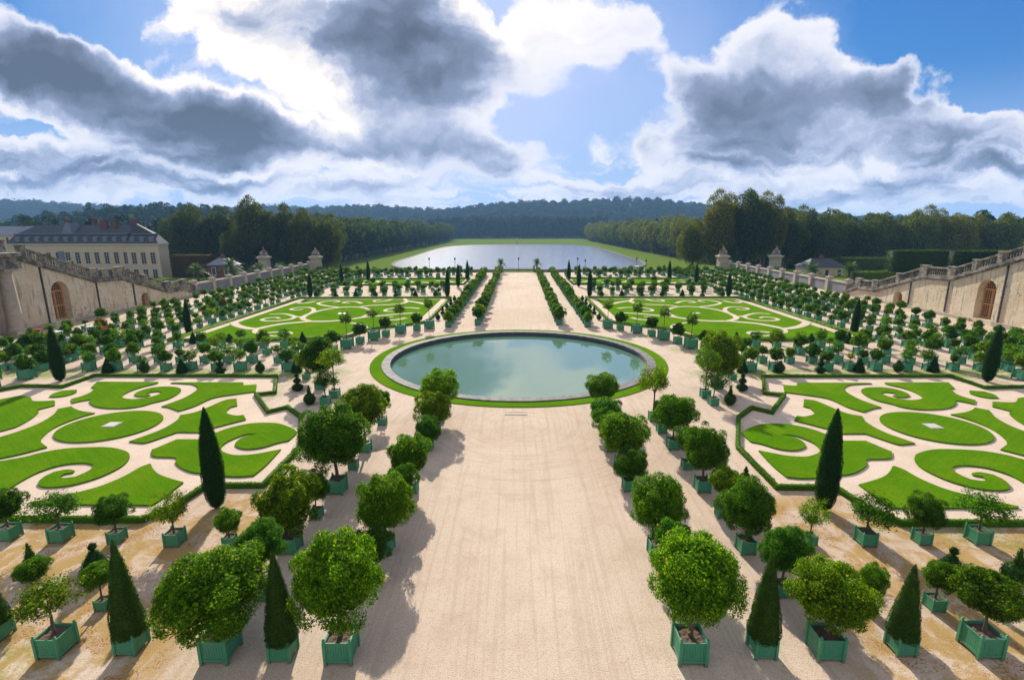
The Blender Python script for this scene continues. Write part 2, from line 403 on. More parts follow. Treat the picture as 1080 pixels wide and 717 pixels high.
def poly_prism(name, pts, z0, z1, mats, holes=()):
    """flat-topped slab with vertical sides from an outline"""
    bm = bmesh.new(); loops = [pts] + list(holes); edges = []
    for lp in loops:
        vs = [bm.verts.new((x, y, z1)) for x, y in lp]
        es = [bm.edges.new((vs[i], vs[(i + 1) % len(vs)])) for i in range(len(vs))]; edges += es
    bmesh.ops.triangle_fill(bm, use_beauty=True, use_dissolve=False, edges=edges)
    for f in bm.faces:
        if f.normal.z < 0: f.normal_flip()
    if z0 is not None:
        for lp in loops:
            n = len(lp); a = [bm.verts.new((x, y, z1)) for x, y in lp]; b = [bm.verts.new((x, y, z0)) for x, y in lp]
            for i in range(n):
                j = (i + 1) % n; f = bm.faces.new((a[i], a[j], b[j], b[i])); f.material_index = 1 if isinstance(mats, (list, tuple)) and len(mats) > 1 else 0
    me = bpy.data.meshes.new(name); bm.to_mesh(me); bm.free()
    for m in (mats if isinstance(mats, (list, tuple)) else [mats]): me.materials.append(M[m])
    return me

def smooth_loop(pts, n=3, corner=55):
    """Catmull-Rom through an outline, keeping sharp corners"""
    P = [Vector((p[0], p[1], 0)) for p in pts]; N = len(P); out = []
    def sharp(i):
        a = P[i] - P[i - 1]; b = P[(i + 1) % N] - P[i]
        return a.length < 1e-6 or b.length < 1e-6 or math.degrees(a.angle(b)) > corner
    for i in range(N):
        p1, p2 = P[i], P[(i + 1) % N]; p0 = p1 * 2 - p2 if sharp(i) else P[i - 1]; p3 = p2 * 2 - p1 if sharp((i + 1) % N) else P[(i + 2) % N]
        for k in range(n):
            t = k / n
            q = 0.5 * (2 * p1 + (p2 - p0) * t + (2 * p0 - 5 * p1 + 4 * p2 - p3) * t * t + (3 * p1 - p0 - 3 * p2 + p3) * t ** 3)
            out.append((q.x, q.y))
    return out
def mir(pts): return [(-x, y) for x, y in pts][::-1]

# ------------------------------------------------------------------ light
SUN_EL, SUN_AZ = R(29), R(-10.5)           # azimuth from +Y towards +X
ld = bpy.data.lights.new('sun', 'SUN'); ld.energy = 5.0; ld.angle = R(0.6); ld.color = (1.0, 0.92, 0.79)
sun = bpy.data.objects.new('sun', ld); COL.objects.link(sun)
sd = Vector((math.sin(SUN_AZ) * math.cos(SUN_EL), math.cos(SUN_AZ) * math.cos(SUN_EL), math.sin(SUN_EL)))
sun.rotation_euler = sd.to_track_quat('Z', 'Y').to_euler(); sun.location = (-60, 300, 200)

def build_world():
    w = bpy.data.worlds.new('World'); scene.world = w; w.use_nodes = True
    t = NT(w.node_tree); bg = w.node_tree.nodes['Background']
    sky = t.node('ShaderNodeTexSky', sky_type='NISHITA', sun_disc=False)
    sky.sun_elevation = SUN_EL; sky.sun_rotation = SUN_AZ; sky.air_density = 1.0; sky.dust_density = 0.6; sky.ozone_density = 2.0
    g = t.node('ShaderNodeTexCoord').outputs['Generated']; s = t.sep(g)
    # cloud-plane coordinates: overhead structure that closes up towards the horizon
    q = t.m('DIVIDE', 1.0, t.m('ADD', t.m('MAXIMUM', s[2], 0.0), 0.17))
    cp = t.xyz(t.m('MULTIPLY', s[0], q), t.m('MULTIPLY', s[1], q))
    f1 = t.noise(cp, 1.9, 9, 0.58, 0.35); f2 = None
    ya = t.m('MAXIMUM', t.m('ABSOLUTE', s[1]), 0.08)
    u = t.m('DIVIDE', s[0], ya); v = t.m('DIVIDE', s[2], ya)
    uv = t.xyz(u, v)
    wn = t.node('ShaderNodeTexNoise'); t.put(wn.inputs['Vector'], uv); wn.inputs['Scale'].default_value = 5.0; wn.inputs['Detail'].default_value = 7; wn.inputs['Roughness'].default_value = 0.6
    ws = t.sep(wn.outputs['Color'])
    u = t.m('ADD', u, t.m('MULTIPLY', t.m('SUBTRACT', ws[0], 0.5), 0.26)); v = t.m('ADD', v, t.m('MULTIPLY', t.m('SUBTRACT', ws[1], 0.5), 0.15))
    f2 = t.noise(t.xyz(u, t.m('MULTIPLY', v, 1.7), 1.7), 6.0, 8, 0.56, 0.5)
    def blob(px, py, a, b, ang=0.0, wgt=1.0, sharp=1.0):
        u0, v0 = ray(px, py); k = 1 / 540 * (1 + 0.0); ca, sa = math.cos(R(-ang)), math.sin(R(-ang))
        du, dv = t.m('SUBTRACT', u, u0), t.m('SUBTRACT', v, v0)
        x = t.m('MULTIPLY_ADD', du, ca / (a * k), t.m('MULTIPLY', dv, sa / (a * k)))
        y = t.m('MULTIPLY_ADD', dv, ca / (b * k), t.m('MULTIPLY', du, -sa / (b * k)))
        r2 = t.m('ADD', t.m('MULTIPLY', x, x), t.m('MULTIPLY', y, y))
        e = t.m('SUBTRACT', 1.0, r2, clamp=True)
        return t.m('MULTIPLY', e, wgt)
    def total(lst):
        acc = None
        for a in lst:
            b_ = blob(*a); acc = b_ if acc is None else t.m('ADD', acc, b_)
        return acc
    # mass of cloud (first), what stays thin and bright (second)
    mass = total([(440, 60, 105, 78, 12, 1.0), (120, 100, 190, 44, 12, 1.0), (10, 55, 90, 60, 8, 0.9), (250, 145, 150, 34, 6, 0.9), (865, 95, 200, 92, 0, 1.0), (770, 140, 110, 60, 0, 0.5), (965, 130, 90, 70, 0, 0.6),
                  (1062, 158, 70, 42, 0, 0.75), (622, 25, 80, 34, 6, 0.5), (350, 60, 120, 110, 0, 0.45), (480, 160, 130, 30, 10, 0.6), (120, 165, 240, 26, 3, 0.75), (560, 60, 50, 50, 0, 0.25), (260, 20, 120, 60, 0, 0.35),
                  (520, 185, 1100, 46, 0, 0.34), (850, 205, 300, 22, 0, 0.3), (200, 195, 300, 20, 0, 0.3)])
    hole = total([(1010, 40, 130, 95, 0, 1.0), (660, 120, 90, 60, 0, 0.30), (735, 25, 60, 50, 0, 0.7), (75, 18, 70, 34, 8, 0.55), (1050, 95, 70, 30, 0, 0.6), (985, 20, 150, 60, 0, 0.5), (640, 178, 130, 20, -4, 0.35), (330, 172, 120, 14, 4, 0.35), (60, 145, 110, 14, 4, 0.4), (900, 182, 120, 12, 0, 0.3)])
    def puff(du, dv, sc, det):
        n = t.node('ShaderNodeTexVoronoi', feature='F1'); n.inputs['Scale'].default_value = sc; n.inputs['Detail'].default_value = det; n.inputs['Roughness'].default_value = 0.55
        n.normalize = True
        t.put(n.inputs['Vector'], t.xyz(t.m('ADD', u, du), t.m('MULTIPLY', t.m('ADD', v, dv), 1.55), 0.7)); return t.m('SUBTRACT', 1.0, n.outputs['Distance'])
    def field(du, dv):
        a = t.noise(t.xyz(t.m('ADD', u, du), t.m('MULTIPLY', t.m('ADD', v, dv), 1.7), 1.7), 3.0, 8, 0.55, 0.25)
        p = puff(du, dv, 7.0, 2.0)
        return t.m('ADD', t.m('MULTIPLY', a, 1.15), t.m('MULTIPLY', p, 0.66))
    f3 = t.noise(t.xyz(t.m('MULTIPLY', u, 2.2), t.m('MULTIPLY', v, 9.0), 3.3), 2.4, 6, 0.55, 0.3)
    f3b = t.noise(t.xyz(t.m('MULTIPLY', u, 2.2), t.m('MULTIPLY', t.m('ADD', v, 0.014), 9.0), 3.3), 2.4, 6, 0.55, 0.3)
    low = t.m('SUBTRACT', 1.0, t.ss(s[2], 0.05, 0.19))
    fd0 = field(0.0, 0.0)
    fd = t.m('ADD', fd0, t.m('MULTIPLY', t.m('MULTIPLY', t.m('SUBTRACT', f3, 0.44), low), 1.6))
    d = t.m('ADD', t.m('SUBTRACT', fd, 1.09), t.m('SUBTRACT', t.m('MULTIPLY', mass, 0.62), t.m('MULTIPLY', hole, 0.62)))
    d = t.m('ADD', d, t.m('MULTIPLY', t.m('MAXIMUM', t.ss(s[2], 0.62, 0.75), t.m('SUBTRACT', 1.0, t.ss(s[1], -0.1, 0.2))), 0.22))  # extra unseen cloud overhead and behind, added to brighten the neutral fill light
    alpha = t.ss(d, -0.03, 0.17)
    core = total([(440, 58, 100, 70, 15, 1.0), (390, 20, 70, 50, 0, 0.4), (110, 95, 190, 36, 14, 0.95), (10, 62, 90, 38, 12, 0.8), (250, 145, 150, 28, 6, 0.8), (765, 115, 110, 46, 0, 0.55), (945, 95, 85, 34, -8, 0.62), (850, 100, 170, 60, 0, 0.35), (985, 150, 60, 28, 0, 0.55),
                  (760, 165, 90, 20, 0, 0.45), (1070, 172, 45, 18, 0, 0.5), (480, 158, 110, 20, 8, 0.34), (150, 182, 260, 13, 3, 0.34), (560, 190, 160, 11, 4, 0.25), (870, 195, 230, 12, 0, 0.2), (280, 20, 130, 45, 10, 0.35)])
    # soft light modelling: compare the cloud with itself a little further towards the sun
    rim = t.m('SUBTRACT', fd0, field(-0.012, 0.040))
    shade = t.m('ADD', t.m('MULTIPLY', t.ss(d, 0.05, 0.75), 0.25), t.m('MULTIPLY', core, 0.53))
    tex = t.m('ADD', t.m('ADD', t.m('MULTIPLY', t.m('SUBTRACT', f2, 0.46), 1.35), t.m('MULTIPLY', t.m('SUBTRACT', t.noise(uv, 16, 5, 0.6, 0.4), 0.5), 0.35)), t.m('MULTIPLY', rim, -1.35))
    tex = t.m('ADD', tex, t.m('MULTIPLY', t.m('MULTIPLY', t.m('MULTIPLY_ADD', t.m('SUBTRACT', f3b, f3), 3.2, t.m('SUBTRACT', f3, 0.46)), low), 1.5))
    thick = t.m('ADD', shade, t.m('MULTIPLY', tex, t.m('MULTIPLY_ADD', shade, 0.55, 0.38)))
    thick = t.m('MULTIPLY', thick, t.ss(d, 0.0, 0.36), clamp=True)
    K = 10.0
    ccol = t.ramp(thick, [(0.0, (0.60, 0.59, 0.60)), (0.16, (0.47, 0.485, 0.54)), (0.34, (0.315, 0.35, 0.45)), (0.55, (0.175, 0.212, 0.295)), (0.80, (0.108, 0.134, 0.185)), (1.0, (0.072, 0.090, 0.124))])
    glow = total([(320, 50, 210, 120, 0, 1.0), (400, -30, 260, 110, 0, 0.8)])
    ccol = t.mix(1.0, ccol, t.mix(t.m('MULTIPLY', t.m('MINIMUM', glow, 1.0), t.m('SUBTRACT', 1.0, t.ss(thick, 0.1, 0.5))), (0.94, 0.95, 1.0), (1.45, 1.30, 1.10)), 'MULTIPLY')
    ccol = t.mix(1.0, ccol, (K, K, K), 'MULTIPLY')
    # clear sky: the Sky Texture, kept from burning out towards the sun
    sk = t.mix(1.0, sky.outputs[0], (0.13, 0.40, 1.05), 'MULTIPLY')
    sv = t.sep(sk)
    def soft(x): return t.m('DIVIDE', t.m('MULTIPLY', x, 1.0), t.m('ADD', 1.0, t.m('MULTIPLY', x, 0.11)))
    sk = t.xyz(soft(sv[0]), soft(sv[1]), soft(sv[2]))
    # pale veil low down and around the sun
    veil = t.m('MAXIMUM', t.m('SUBTRACT', 1.0, t.ss(s[2], 0.0, 0.24)), t.m('MULTIPLY', total([(560, 120, 330, 200, 0, 1.0), (330, 30, 300, 200, 0, 0.9)]), 0.8))
    sk = t.mix(t.m('MULTIPLY', t.m('MINIMUM', veil, 1.0), 0.8), sk, (3.7, 4.2, 6.2))
    out = t.mix(alpha, sk, ccol)
    t.put(bg.inputs['Color'], out); bg.inputs['Strength'].default_value = 0.1
    w.cycles.sampling_method = 'MANUAL'; w.cycles.sample_map_resolution = 1024
build_world()
vs = scene.view_settings
vs.view_transform = 'Standard'; vs.look = 'None'; vs.gamma = 1.0; vs.exposure = 0.74; vs.use_curve_mapping = False
scene.cycles.max_bounces = 6; scene.cycles.transparent_max_bounces = 4; scene.cycles.volume_bounces = 0
scene.cycles.sample_clamp_indirect = 4.0

# ------------------------------------------------------------------ terrain, lake, hills
def sstep(x, a, b):
    t = min(1, max(0, (x - a) / (b - a))); return t * t * (3 - 2 * t)
def terrain_z(x, y):
    z = -4.2 if abs(x) < 100 else -4.2 + 3.2 * sstep(abs(x), 78, 110) * (1 if x > 0 else 0.3)
    z = z + (-8.3 - z) * sstep(y, 205, 285)
    top = 78 + 12 * math.sin(x / 420 + 0.5) - 52 * sstep(x, 550, 1300) + 9 * math.sin(x / 170) + 5 * math.sin(x / 77 + 2)
    z += (top + 8) * sstep(y, 1200, 2050)
    # nearer wooded rise at the left
    z += 34 * sstep(-x, 170, 520) * sstep(y, 420, 800) * (1 - sstep(y, 900, 1500))
    return z
def terrain():
    xs = sorted(set([-6000, -4500, -3600, -3000] + list(range(-2600, 2601, 80)) + list(range(-200, 201, 20)) + [3000, 3600, 4500, 6000]))
    ys = sorted(set([-400, -150, -50, 0] + list(range(40, 320, 20)) + list(range(320, 1000, 60)) + list(range(1000, 2400, 70)) + [2600, 3000, 4000, 6000, 9000]))
    V = np.array([(x, y, terrain_z(x, y)) for y in ys for x in xs]); nx = len(xs)
    F = np.array([(j * nx + i, j * nx + i + 1, (j + 1) * nx + i + 1, (j + 1) * nx + i) for j in range(len(ys) - 1) for i in range(nx - 1)])
    struct('ground', np_mesh('ground', V, F, 'park_grass', True))
terrain()
lake_pts = smooth_loop([(-60, 303), (0, 299), (60, 303), (84, 322), (96, 368), (97, 430), (95, 560), (90, 650), (76, 702), (45, 726), (0, 731), (-45, 726), (-76, 702), (-90, 650), (-95, 560), (-97, 430), (-96, 368), (-84, 322)], 6, 170)
lake_pts = [(x * (.90 + .09 * sstep(y, 380, 650)), y) for x, y in lake_pts]
struct('lake', poly_prism('lake', lake_pts, None, -7.9, 'lake_water'))
bank = [(x * 1.022, 510 + (y - 510) * 1.010) for x, y in lake_pts]
struct('lake_bank', poly_prism('lake_bank', bank, -8.6, -7.75, 'soil_bank', [lake_pts]))

# ------------------------------------------------------------------ garden ground
PC = (0.0, 62.0)
def circle(r, n=96, c=PC): return [(c[0] + r * math.cos(2 * math.pi * i / n), c[1] + r * math.sin(2 * math.pi * i / n)) for i in range(n)]
R_IN, R_OUT, R_GR = 15.6, 16.6, 17.95
gp = [(-140, -60), (140, -60), (140, 112), (84, 118), (84, 186), (-84, 186), (-84, 118), (-140, 112)]
struct('garden_ground', poly_prism('garden_ground', gp, -4.5, 0.0, ['gravel', 'weathered_stone'], [circle(R_OUT - 0.3)]))
struct('pool_water', poly_prism('pool_water', circle(R_OUT - 0.35), None, -0.42, 'pool_water'))
def ring(name, r0, r1, z0, z1, mat, n=128):
    b = MB(); prof = [(r0, z0), (r0, z1), (r1, z1), (r1, -0.02)]
    o = 0
    for r, z in prof:
        for i in range(n):
            a = 2 * math.pi * i / n; b.v.append((r * math.cos(a), r * math.sin(a), z))
    for k in range(3):
        for i in range(n):
            j = (i + 1) % n; b.f.append((k * n + i, (k + 1) * n + i, (k + 1) * n + j, k * n + j)); b.mi.append(0)
    return b.mesh(name, mat)
def kerb_mat():
    m, t, b = new_mat('kerb_stone')
    p = pos(t); s = t.sep(p)
    a = t.m('ARCTAN2', t.m('SUBTRACT', s[1], PC[1]), s[0])
    blk = t.m('FRACT', t.m('MULTIPLY', a, 88 / (2 * math.pi)))
    j = t.m('LESS_THAN', t.m('ABSOLUTE', t.m('SUBTRACT', blk, 0.5)), 0.03)
    n = t.noise(p, 1.3, 7, 0.7)
    c = t.mix(t.ss(n, 0.36, 0.62), (0.032, 0.032, 0.038), (0.125, 0.115, 0.112))
    c = t.mix(j, c, (0.05, 0.048, 0.045)); c = t.mix(t.m('SUBTRACT', 1.0, t.ss(s[2], -0.25, 0.05)), c, (0.035, 0.042, 0.045))
    t.put(b.inputs['Base Color'], c); b.inputs['Roughness'].default_value = 0.8; bump(t, b, n, 0.04)
    M['kerb_stone'] = m
kerb_mat()
ko = ob('pool_kerb', ring('pool_kerb', R_IN, R_OUT, -0.6, 0.17, 'kerb_stone'), None, (PC[0], PC[1], 0))
tag(ko, 'round grey stone kerb enclosing the circular pool', 'pool kerb')
struct('grass_verge', poly_prism('grass_verge', circle(R_GR, 128), 0.0, 0.07, ['mown_grass'], [circle(R_OUT + 0.02, 128)]))
# drain grate in the gravel in front of the pool
b = MB(); gx, gy = ground(544, 436)
for k in range(7): b.box(-0.85 + k * 0.26, -0.69 + k * 0.26, -0.28, 0.28, 0.0, 0.035)
b.box(-0.95, 1.0, -0.36, -0.28, 0, 0.04); b.box(-0.95, 1.0, 0.28, 0.36, 0, 0.04); b.box(-0.95, -0.87, -0.28, 0.28, 0, 0.04); b.box(0.92, 1.0, -0.28, 0.28, 0, 0.04)
tag(ob('drain_cover', b.mesh('drain_cover', 'dry_yellow_stone'), None, (gx, gy, 0.0)), 'pale slatted drain cover set in the gravel before the pool', 'drain cover')

# ------------------------------------------------------------------ parterres
NEAR = {
 'A': [(30.0 + 3.72 + 3.72 * math.cos(2 * math.pi * i / 40) * 1.0, 39.45 + 3.42 * math.sin(2 * math.pi * i / 40)) for i in range(40)],
 'B': [(45.44, 46.7), (45.88, 47.6), (45.8, 48.6), (44.6, 48.9), (43.96, 48.0), (44.03, 47.2), (44.63, 46.7)],
 'C': [(43.69, 49.56), (44.77, 51.63), (38.11, 51.54), (37.97, 50.98), (38.61, 49.89), (38.84, 48.44), (38.52, 46.97), (37.76, 46.27), (36.59, 46.04), (35.62, 46.60), (35.28, 47.46), (35.41, 48.10), (35.97, 48.45), (36.59, 48.19), (36.54, 47.46), (35.97, 47.31), (36.05, 46.88), (36.90, 46.88), (37.67, 47.45), (37.88, 48.44), (37.58, 49.37), (36.81, 49.90), (35.55, 49.90), (34.54, 49.48), (33.87, 48.71), (33.46, 47.47), (33.45, 46.05), (34.18, 44.93), (34.49, 44.19), (35.49, 43.56), (37.22, 43.55), (38.79, 44.05), (40.19, 45.12), (40.71, 45.93), (41.24, 45.57), (41.65, 44.90), (42.72, 46.02), (42.41, 46.95), (42.51, 48.02), (43.28, 49.56)],
 'D': [(36.59, 51.21), (35.10, 50.99), (33.89, 50.66), (32.73, 49.59), (32.20, 48.21), (32.08, 46.29), (32.40, 44.93), (32.64, 44.03), (31.74, 43.74), (30.26, 42.84), (29.63, 44.08), (29.26, 46.44), (27.83, 47.49), (26.17, 48.38), (27.22, 50.68), (28.43, 50.40), (29.02, 51.45), (35.73, 51.43)],
 'E': [(29.76, 36.20), (28.45, 35.92), (28.10, 36.30), (27.23, 38.07), (25.47, 38.01), (25.07, 38.74), (23.19, 40.84), (23.95, 41.89), (24.54, 41.70), (25.80, 42.47), (26.16, 43.89), (25.81, 44.31), (26.91, 46.21), (27.77, 45.71), (28.22, 43.67), (28.62, 42.45), (29.46, 41.79), (28.98, 40.74), (28.83, 39.39), (28.92, 38.39), (29.11, 37.74)],
 'F': [(26.99, 34.74), (26.83, 35.02), (26.58, 35.87), (26.34, 36.61), (24.62, 36.62), (24.11, 37.86), (23.47, 39.01), (22.35, 39.88), (21.11, 40.06), (19.97, 39.89), (18.69, 39.10), (17.66, 38.05), (17.59, 36.45), (18.21, 36.06), (19.00, 35.20), (19.90, 34.89), (20.74, 35.13), (21.37, 35.75), (21.50, 36.78), (21.08, 37.40), (20.52, 37.78), (21.46, 37.65), (21.95, 36.93), (22.20, 36.04), (22.02, 35.04), (21.33, 34.28), (20.28, 33.84), (19.09, 33.98), (18.17, 34.46), (17.47, 34.85), (17.33, 32.48), (17.43, 30.82), (18.33, 30.64), (19.54, 30.74), (21.00, 31.06), (22.02, 31.33), (23.08, 31.97), (23.87, 32.68), (24.37, 33.43), (26.10, 33.63)],
 'G': [(25.50, 32.45), (25.35, 32.35), (24.75, 31.70), (23.85, 30.95), (22.7, 30.35), (21.48, 29.85), (21.5, 27.6), (21.6, 27.08), (23.5, 27.12), (26.0, 27.12), (28.6, 27.14), (29.05, 27.3), (28.1, 27.9), (27.3, 28.45), (26.5, 29.2), (26.05, 30.1), (25.85, 30.95), (25.78, 31.9)],
 'H': [(38.2, 31.6), (36.6, 32.6), (35.23, 33.45), (34.66, 34.2), (33.56, 34.85), (32.06, 35.1), (30.40, 35.1), (28.77, 34.5), (27.84, 33.7), (27.24, 32.5), (27.21, 31.4), (27.58, 30.3), (28.34, 29.5), (29.15, 29.2), (29.98, 29.2), (30.70, 29.6), (31.11, 30.45), (31.07, 31.2), (30.53, 31.55), (29.87, 31.42), (29.73, 31.15), (30.16, 30.95), (30.09, 30.5), (29.66, 30.35), (29.06, 30.55), (28.89, 31.2), (29.03, 31.9), (29.56, 32.4), (30.54, 32.55), (31.56, 32.2), (32.11, 31.2), (32.09, 29.9), (31.9, 28.6), (32.6, 27.4), (37.0, 27.3)],
 'I': [(41.0, 31.2), (38.4, 32.2), (36.3, 33.7), (35.14, 35.15), (36.6, 36.2), (37.4, 37.4), (37.95, 38.9), (38.0, 40.4), (37.75, 41.6), (37.38, 42.3), (39.05, 42.8), (40.3, 43.5), (40.9, 44.0), (41.56, 43.3), (40.65, 41.8), (40.1, 40.0), (40.1, 38.55), (40.56, 36.99), (42.5, 34.8), (43.6, 33.4)],
 'J': [(43.6, 36.0), (42.1, 37.6), (41.38, 38.8), (41.35, 39.5), (41.8, 41.0), (42.6, 42.5), (43.3, 43.1), (42.75, 44.3), (43.91, 45.6), (45.75, 45.43), (47.2, 46.6), (48.6, 47.0), (49.8, 45.2), (50.6, 42.0), (50.2, 38.2), (48.0, 36.3)],
}
BORDER_NEAR = [(51.2, 50.0), (46.75, 49.7), (46.75, 53.8), (26.5, 53.6), (24.0, 47.9), (25.6, 47.3), (22.1, 42.5), (20.9, 43.7), (18.7, 41.3), (16.15, 35.3), (16.1, 29.35), (19.7, 29.3), (20.1, 26.8), (20.95, 25.45), (48.0, 25.45), (48.2, 29.3), (52.0, 30.2), (55.0, 36.5), (55.0, 44.5)]
BORDER_MID = [(50.4, 71.6), (50.4, 116.8), (15.6, 117.3), (15.6, 86.2), (19.4, 83.0), (23.6, 80.3), (25.2, 74.4), (33.5, 71.8)]
BORDER_FAR = [(53.5, 143.5), (50.5, 161.0), (15.4, 162.5), (15.6, 145.2)]

def leafy_hedge(name, pts, w, h, label, cat, seed, closed=True, L=0.09, dens=150, mat='hedge_leaf'):
    """clipped hedge: solid core along a line + a skin of leaves on top and both sides"""
    P = [Vector((x, y, 0)) for x, y in pts]; n = len(P); bm = MB(); segs = n if closed else n - 1
    offs = []
    for i in range(n):
        a = (P[i] - P[i - 1]).normalized() if closed or i > 0 else (P[1] - P[0]).normalized()
        c = (P[(i + 1) % n] - P[i]).normalized() if closed or i < n - 1 else a
        b = a + c; b = b.normalized() if b.length > 1e-3 else a
        nn = Vector((-b.y, b.x, 0)); k = min(1.8, 1 / max(0.35, nn.dot(Vector((-a.y, a.x, 0))))); offs.append(nn * (w / 2 * k))
    for i in range(n):
        l, r = P[i] + offs[i] * .9, P[i] - offs[i] * .9
        bm.v += [(l.x, l.y, 0), (l.x, l.y, h * .95), (r.x, r.y, h * .95), (r.x, r.y, 0)]
    rng = np.random.default_rng(seed); VP = []; VN = []
    for i in range(segs):
        j = (i + 1) % n; a, c = 4 * i, 4 * j
        bm.f += [(a, c, c + 1, a + 1), (a + 1, c + 1, c + 2, a + 2), (a + 2, c + 2, c + 3, a + 3)]
        ln = (P[j] - P[i]).length; m = int(ln * dens * (w + 2 * h)); t = rng.random(m); q = rng.random(m) * (w + 2 * h)
        A, B = np.array(P[i]), np.array(P[j]); oa, obb = np.array(offs[i]), np.array(offs[j])
        base = A + (B - A) * t[:, None]; off = oa + (obb - oa) * t[:, None]
        side = np.where(q < h, 1.0, np.where(q > h + w, -1.0, 1 - 2 * (q - h) / w))
        z = np.where(q < h, q, np.where(q > h + w, q - h - w, h))
        top = (q >= h) & (q <= h + w)
        wob = 0.05 * np.sin(t * ln * 2.3 + seed) + 0.04 * np.sin(t * ln * 5.1)
        p = base + off * side[:, None]; p[:, 2] = np.maximum(0.02, z * (1 + wob)) + rng.normal(0, .012, m)
        nn = off / (w / 2) * side[:, None] * (~top)[:, None] + np.array([0, 0, 1.0]) * (0.25 + top)[:, None]
        VP.append(p); VN.append(nn)
    V, F = leaves(np.concatenate(VP), np.concatenate(VN), L, L * .6, rng, 0.6)
    core = np.array(bm.v); Fq = np.array(bm.f)
    me = np_mesh(name, np.concatenate([V, core]), np.concatenate([F, Fq + len(V)]), mat)
    return tag(ob(name, me), label, cat)

def ribbon(pts, w0=1.1, n=6):
    """outline of a curving path along a line, tapering at the ends a little"""
    P = [Vector((x, y, 0)) for x, y in pts]; out = []
    for i in range(len(P) - 1):
        p1, p2 = P[i], P[i + 1]; p0 = P[i - 1] if i else p1 * 2 - p2; p3 = P[i + 2] if i + 2 < len(P) else p2 * 2 - p1
        for k in range(n):
            t = k / n; out.append(0.5 * (2 * p1 + (p2 - p0) * t + (2 * p0 - 5 * p1 + 4 * p2 - p3) * t * t + (3 * p1 - p0 - 3 * p2 + p3) * t ** 3))
    out.append(P[-1]); L, Rr = [], []
    for i, p in enumerate(out):
        d = (out[min(i + 1, len(out) - 1)] - out[max(i - 1, 0)]).normalized(); nn = Vector((-d.y, d.x, 0))
        w = w0 * (1 - 0.35 * (i / len(out)))
        L.append(p + nn * w / 2); Rr.append(p - nn * w / 2)
    return L, Rr
MIDP = {'P1': [(49.2, 86.5), (47.4, 84.0), (45.04, 81.85), (42.45, 80.6), (41.4, 82.6), (40.0, 84.9), (37.85, 86.3), (36.12, 87.2), (33.81, 87.3), (31.80, 87.9), (29.75, 89.5), (27.6, 91.9), (25.10, 93.2), (22.55, 95.0), (19.0, 96.3)],
 'P2': [(42.3, 80.8), (41.2, 78.0), (39.6, 76.9), (37.96, 77.9), (36.5, 78.2), (35.2, 77.2), (35.3, 75.6), (36.6, 75.0), (38.2, 75.6)],
 'P3': [(36.0, 87.1), (38.6, 89.9), (39.5, 93.5), (39.3, 97.5), (38.1, 100.9), (36.0, 103.2), (33.4, 103.6), (30.9, 102.0), (29.0, 98.6), (28.2, 95.2), (28.4, 91.6)],
 'P3c': [(36.8, 103.2), (40.50, 105.6), (43.0, 108.6), (42.6, 111.6), (40.8, 112.9), (39.4, 111.5), (40.2, 110.0)],
 'P4': [(39.4, 95.0), (40.1, 98.8), (41.6, 101.9), (43.4, 103.2), (45.2, 102.2), (45.3, 100.3), (43.7, 99.5), (43.0, 100.7)],
 'P5': [(39.0, 91.4), (40.9, 92.2), (43.02, 94.3), (44.9, 95.4), (46.9, 94.7)],
 'P5b': [(40.81, 92.2), (40.6, 89.6), (41.9, 87.9), (44.0, 87.6), (45.5, 88.9), (45.3, 90.6), (44.1, 91.3), (42.9, 90.2)],
 'P6': [(18.6, 105.8), (20.8, 108.8), (22.9, 110.9), (24.9, 112.8), (26.0, 116.2)],
 'P6b': [(24.4, 112.2), (24.9, 108.6), (27.6, 106.6), (31.0, 105.6), (32.4, 103.8)],
 'P7': [(28.6, 114.8), (29.6, 111.9), (31.4, 111.2), (32.0, 113.0), (30.9, 114.0)],
 'P8': [(19.8, 101.4), (21.8, 102.6), (24.2, 102.4), (26.1, 100.6), (25.9, 98.3), (24.2, 97.9), (23.4, 99.3)],
 'P9': [(33.6, 108.6), (35.4, 111.0), (37.4, 111.8), (38.0, 109.7), (36.4, 109.2)],
 'P10': [(24.6, 80.6), (25.6, 83.2), (27.6, 85.2), (29.9, 86.4), (30.8, 88.4)],
 'P11': [(20.2, 90.6), (21.6, 88.6), (23.7, 88.9), (24.2, 90.9), (22.8, 91.8)],
 'P12': [(44.8, 111.8), (46.0, 108.8), (47.8, 109.6), (47.2, 111.6)]}
def flat_sheet(name, quads_list, z, mat):
    b = MB()
    for k, (L, Rr) in enumerate(quads_list):
        zz = z + 0.004 * (k % 5)
        o = len(b.v); n = len(L)
        for l, r in zip(L, Rr): b.v += [(l.x, l.y, zz), (r.x, r.y, zz)]
        for i in range(n - 1): b.f.append((o + 2 * i, o + 2 * i + 1, o + 2 * i + 3, o + 2 * i + 2)); b.mi.append(0)
    return b.mesh(name, mat)
def inset(pts, d):
    c = Vector((sum(p[0] for p in pts) / len(pts), sum(p[1] for p in pts) / len(pts)))
    P = [Vector(p) for p in pts]; n = len(P); out = []
    area = sum(P[i].x * P[(i + 1) % n].y - P[(i + 1) % n].x * P[i].y for i in range(n)); s = 1 if area > 0 else -1
    for i in range(n):
        a = (P[i] - P[i - 1]).normalized(); b_ = (P[(i + 1) % n] - P[i]).normalized(); t = (a + b_).normalized()
        nn = Vector((-t.y, t.x)) * s; k = 1 / max(0.4, nn.dot(Vector((-a.y, a.x)) * s)); out.append(tuple(P[i] + nn * d * k))
    return out

